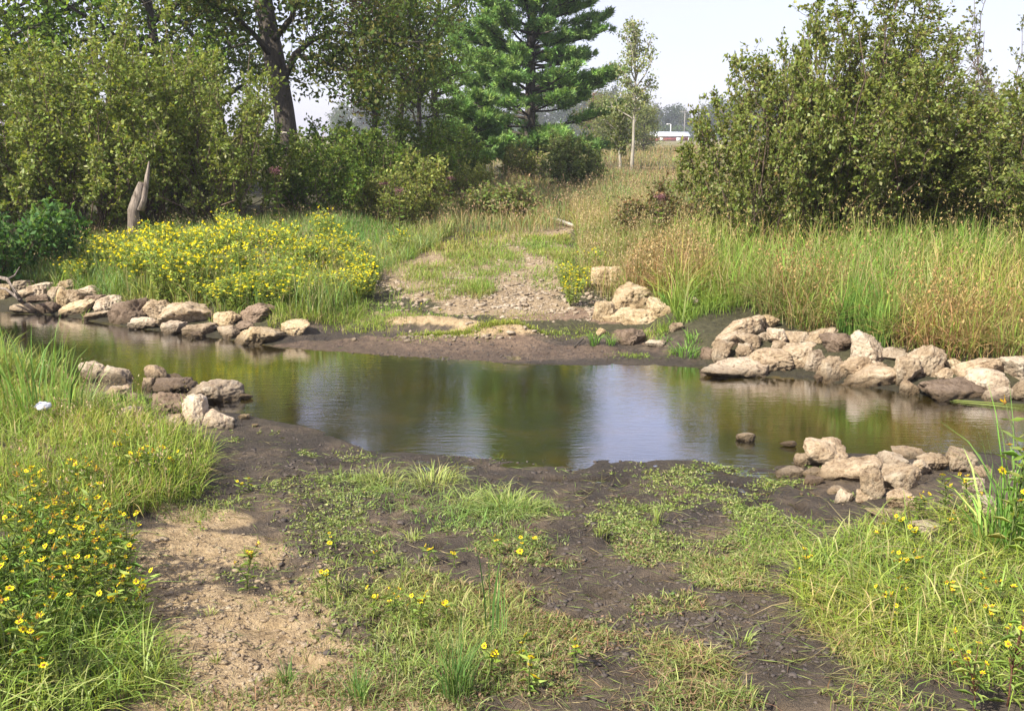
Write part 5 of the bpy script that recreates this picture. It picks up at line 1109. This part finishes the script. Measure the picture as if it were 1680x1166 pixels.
# ------------------------------------------------------------------ dead wood and litter
M_STUMP = bark_mat('stump_wood', (0.05, 0.034, 0.025), (0.33, 0.27, 0.22), 18)
p0 = np.array(ground_at((222 - 840) / F * 17.3, 17.3)); g = Geo(); r5 = np.random.default_rng(31)
q = lambda px, py: at(px, py, 17.3) - p0
tube(g, [(-0.03, 0, -0.15), q(219, 345), q(224, 328), q(229, 312), q(231, 303), q(231.5, 299)], [0.115, 0.10, 0.09, 0.075, 0.06, 0.035], 13, (0.5,) * 3, r5, 0.15)
tube(g, [q(230, 345) + (0, -0.02, 0), q(235, 326), q(239, 305), q(242, 288), q(244, 275), q(245, 265)], [0.07, 0.06, 0.05, 0.035, 0.024, 0.012], 9, (0.5,) * 3, r5, 0.2)
tag(obj('broken_stump', g.build('broken_stump', M_STUMP, True), loc=p0), 'broken leaning grey stump with splintered forked top behind the yellow flowers', 'stump')
def log(name, pts, rads, label, cat='log', mat=None, n=8):
    P = np.array(pts); g = Geo(); tube(g, P - P[0], rads, n, (0.5,) * 3, np.random.default_rng(len(label)), 0.06); return tag(obj(name, g.build(name, mat or M_DEAD, True), loc=P[0]), label, cat)
a = G(900, 366) + (0, 0, 0.12); b = G(948, 378) + (0, 0, 0.06); log('fallen_log', [a, a * .6 + b * .4 + (0, 0, 0.02), b], [0.028, 0.036, 0.03], 'bleached fallen log lying at the far end of the track')
a = at(-14, 452, 13.6); b = at(12, 458, 13.3); c3 = at(33, 492, 12.9); d3 = G(36, 496, 0.0)
wd_ = tag(empty('driftwood', d3), 'forked bleached driftwood branch leaning over the water', 'branch'); g = Geo(); tube(g, np.array([a, b, c3, d3]) - d3, [0.018, 0.026, 0.034, 0.03], 7, (0.5,) * 3); tube(g, np.array([at(-20, 470, 13.5), at(10, 474, 13.2), c3]) - d3, [0.014, 0.018, 0.02], 6, (0.5,) * 3); tube(g, np.array([b, at(24, 452, 13.5), at(32, 438, 13.7)]) - d3, [0.014, 0.011, 0.006], 5, (0.5,) * 3)
obj('branch', g.build('branch', M_STUMP, True), wd_)
a = G(942, 572) + (0, 0, 0.02); b = G(957, 563) + (0, 0, 0.05); log('twig', [a, b], [0.012, 0.008], 'short dark stick poking from far mud near the green blades', 'stick', M_BARK, 5)
a = G(1130, 845) ; a = G(300, 1128)
M_LIT = simple('crumpled_film', (0.75, 0.74, 0.80), 0.5, (0.6, 0.58, 0.68), 40)
V, Fc = ICO[3]; nn = fbm(V * 2.6 + 3, 3, 91)[:, None]; V = V * (1 + 0.55 * nn) * (0.055, 0.04, 0.032); lt = G(74, 700); g = Geo(); g.add(V, [Fc], (1, 1, 1))
tag(obj('litter', g.build('litter', M_LIT), loc=(lt[0], lt[1], lt[2] + 0.16)), 'crumpled white scrap of litter caught in the long grass', 'litter')

# ------------------------------------------------------------------ summer haze
g = Geo(); box(g, (0, 180, 28), (1000, 520, 64)); me = g.build('haze', None) if False else mesh('haze', np.concatenate(g.V), [np.concatenate(v) for v in g.F.values()])
m = bpy.data.materials.new('haze'); m.use_nodes = True; t = m.node_tree; t.nodes.remove(t.nodes['Principled BSDF'])
pv = t.nodes.new('ShaderNodeVolumePrincipled'); pv.inputs['Color'].default_value = (0.86, 0.91, 1.0, 1); pv.inputs['Density'].default_value = 0.0007; pv.inputs['Anisotropy'].default_value = 0.2
t.links.new(pv.outputs[0], t.nodes['Material Output'].inputs['Volume']); me.materials.append(m)
tag(obj('haze', me), 'thin bluish summer haze over the far field', 'haze', kind='stuff')
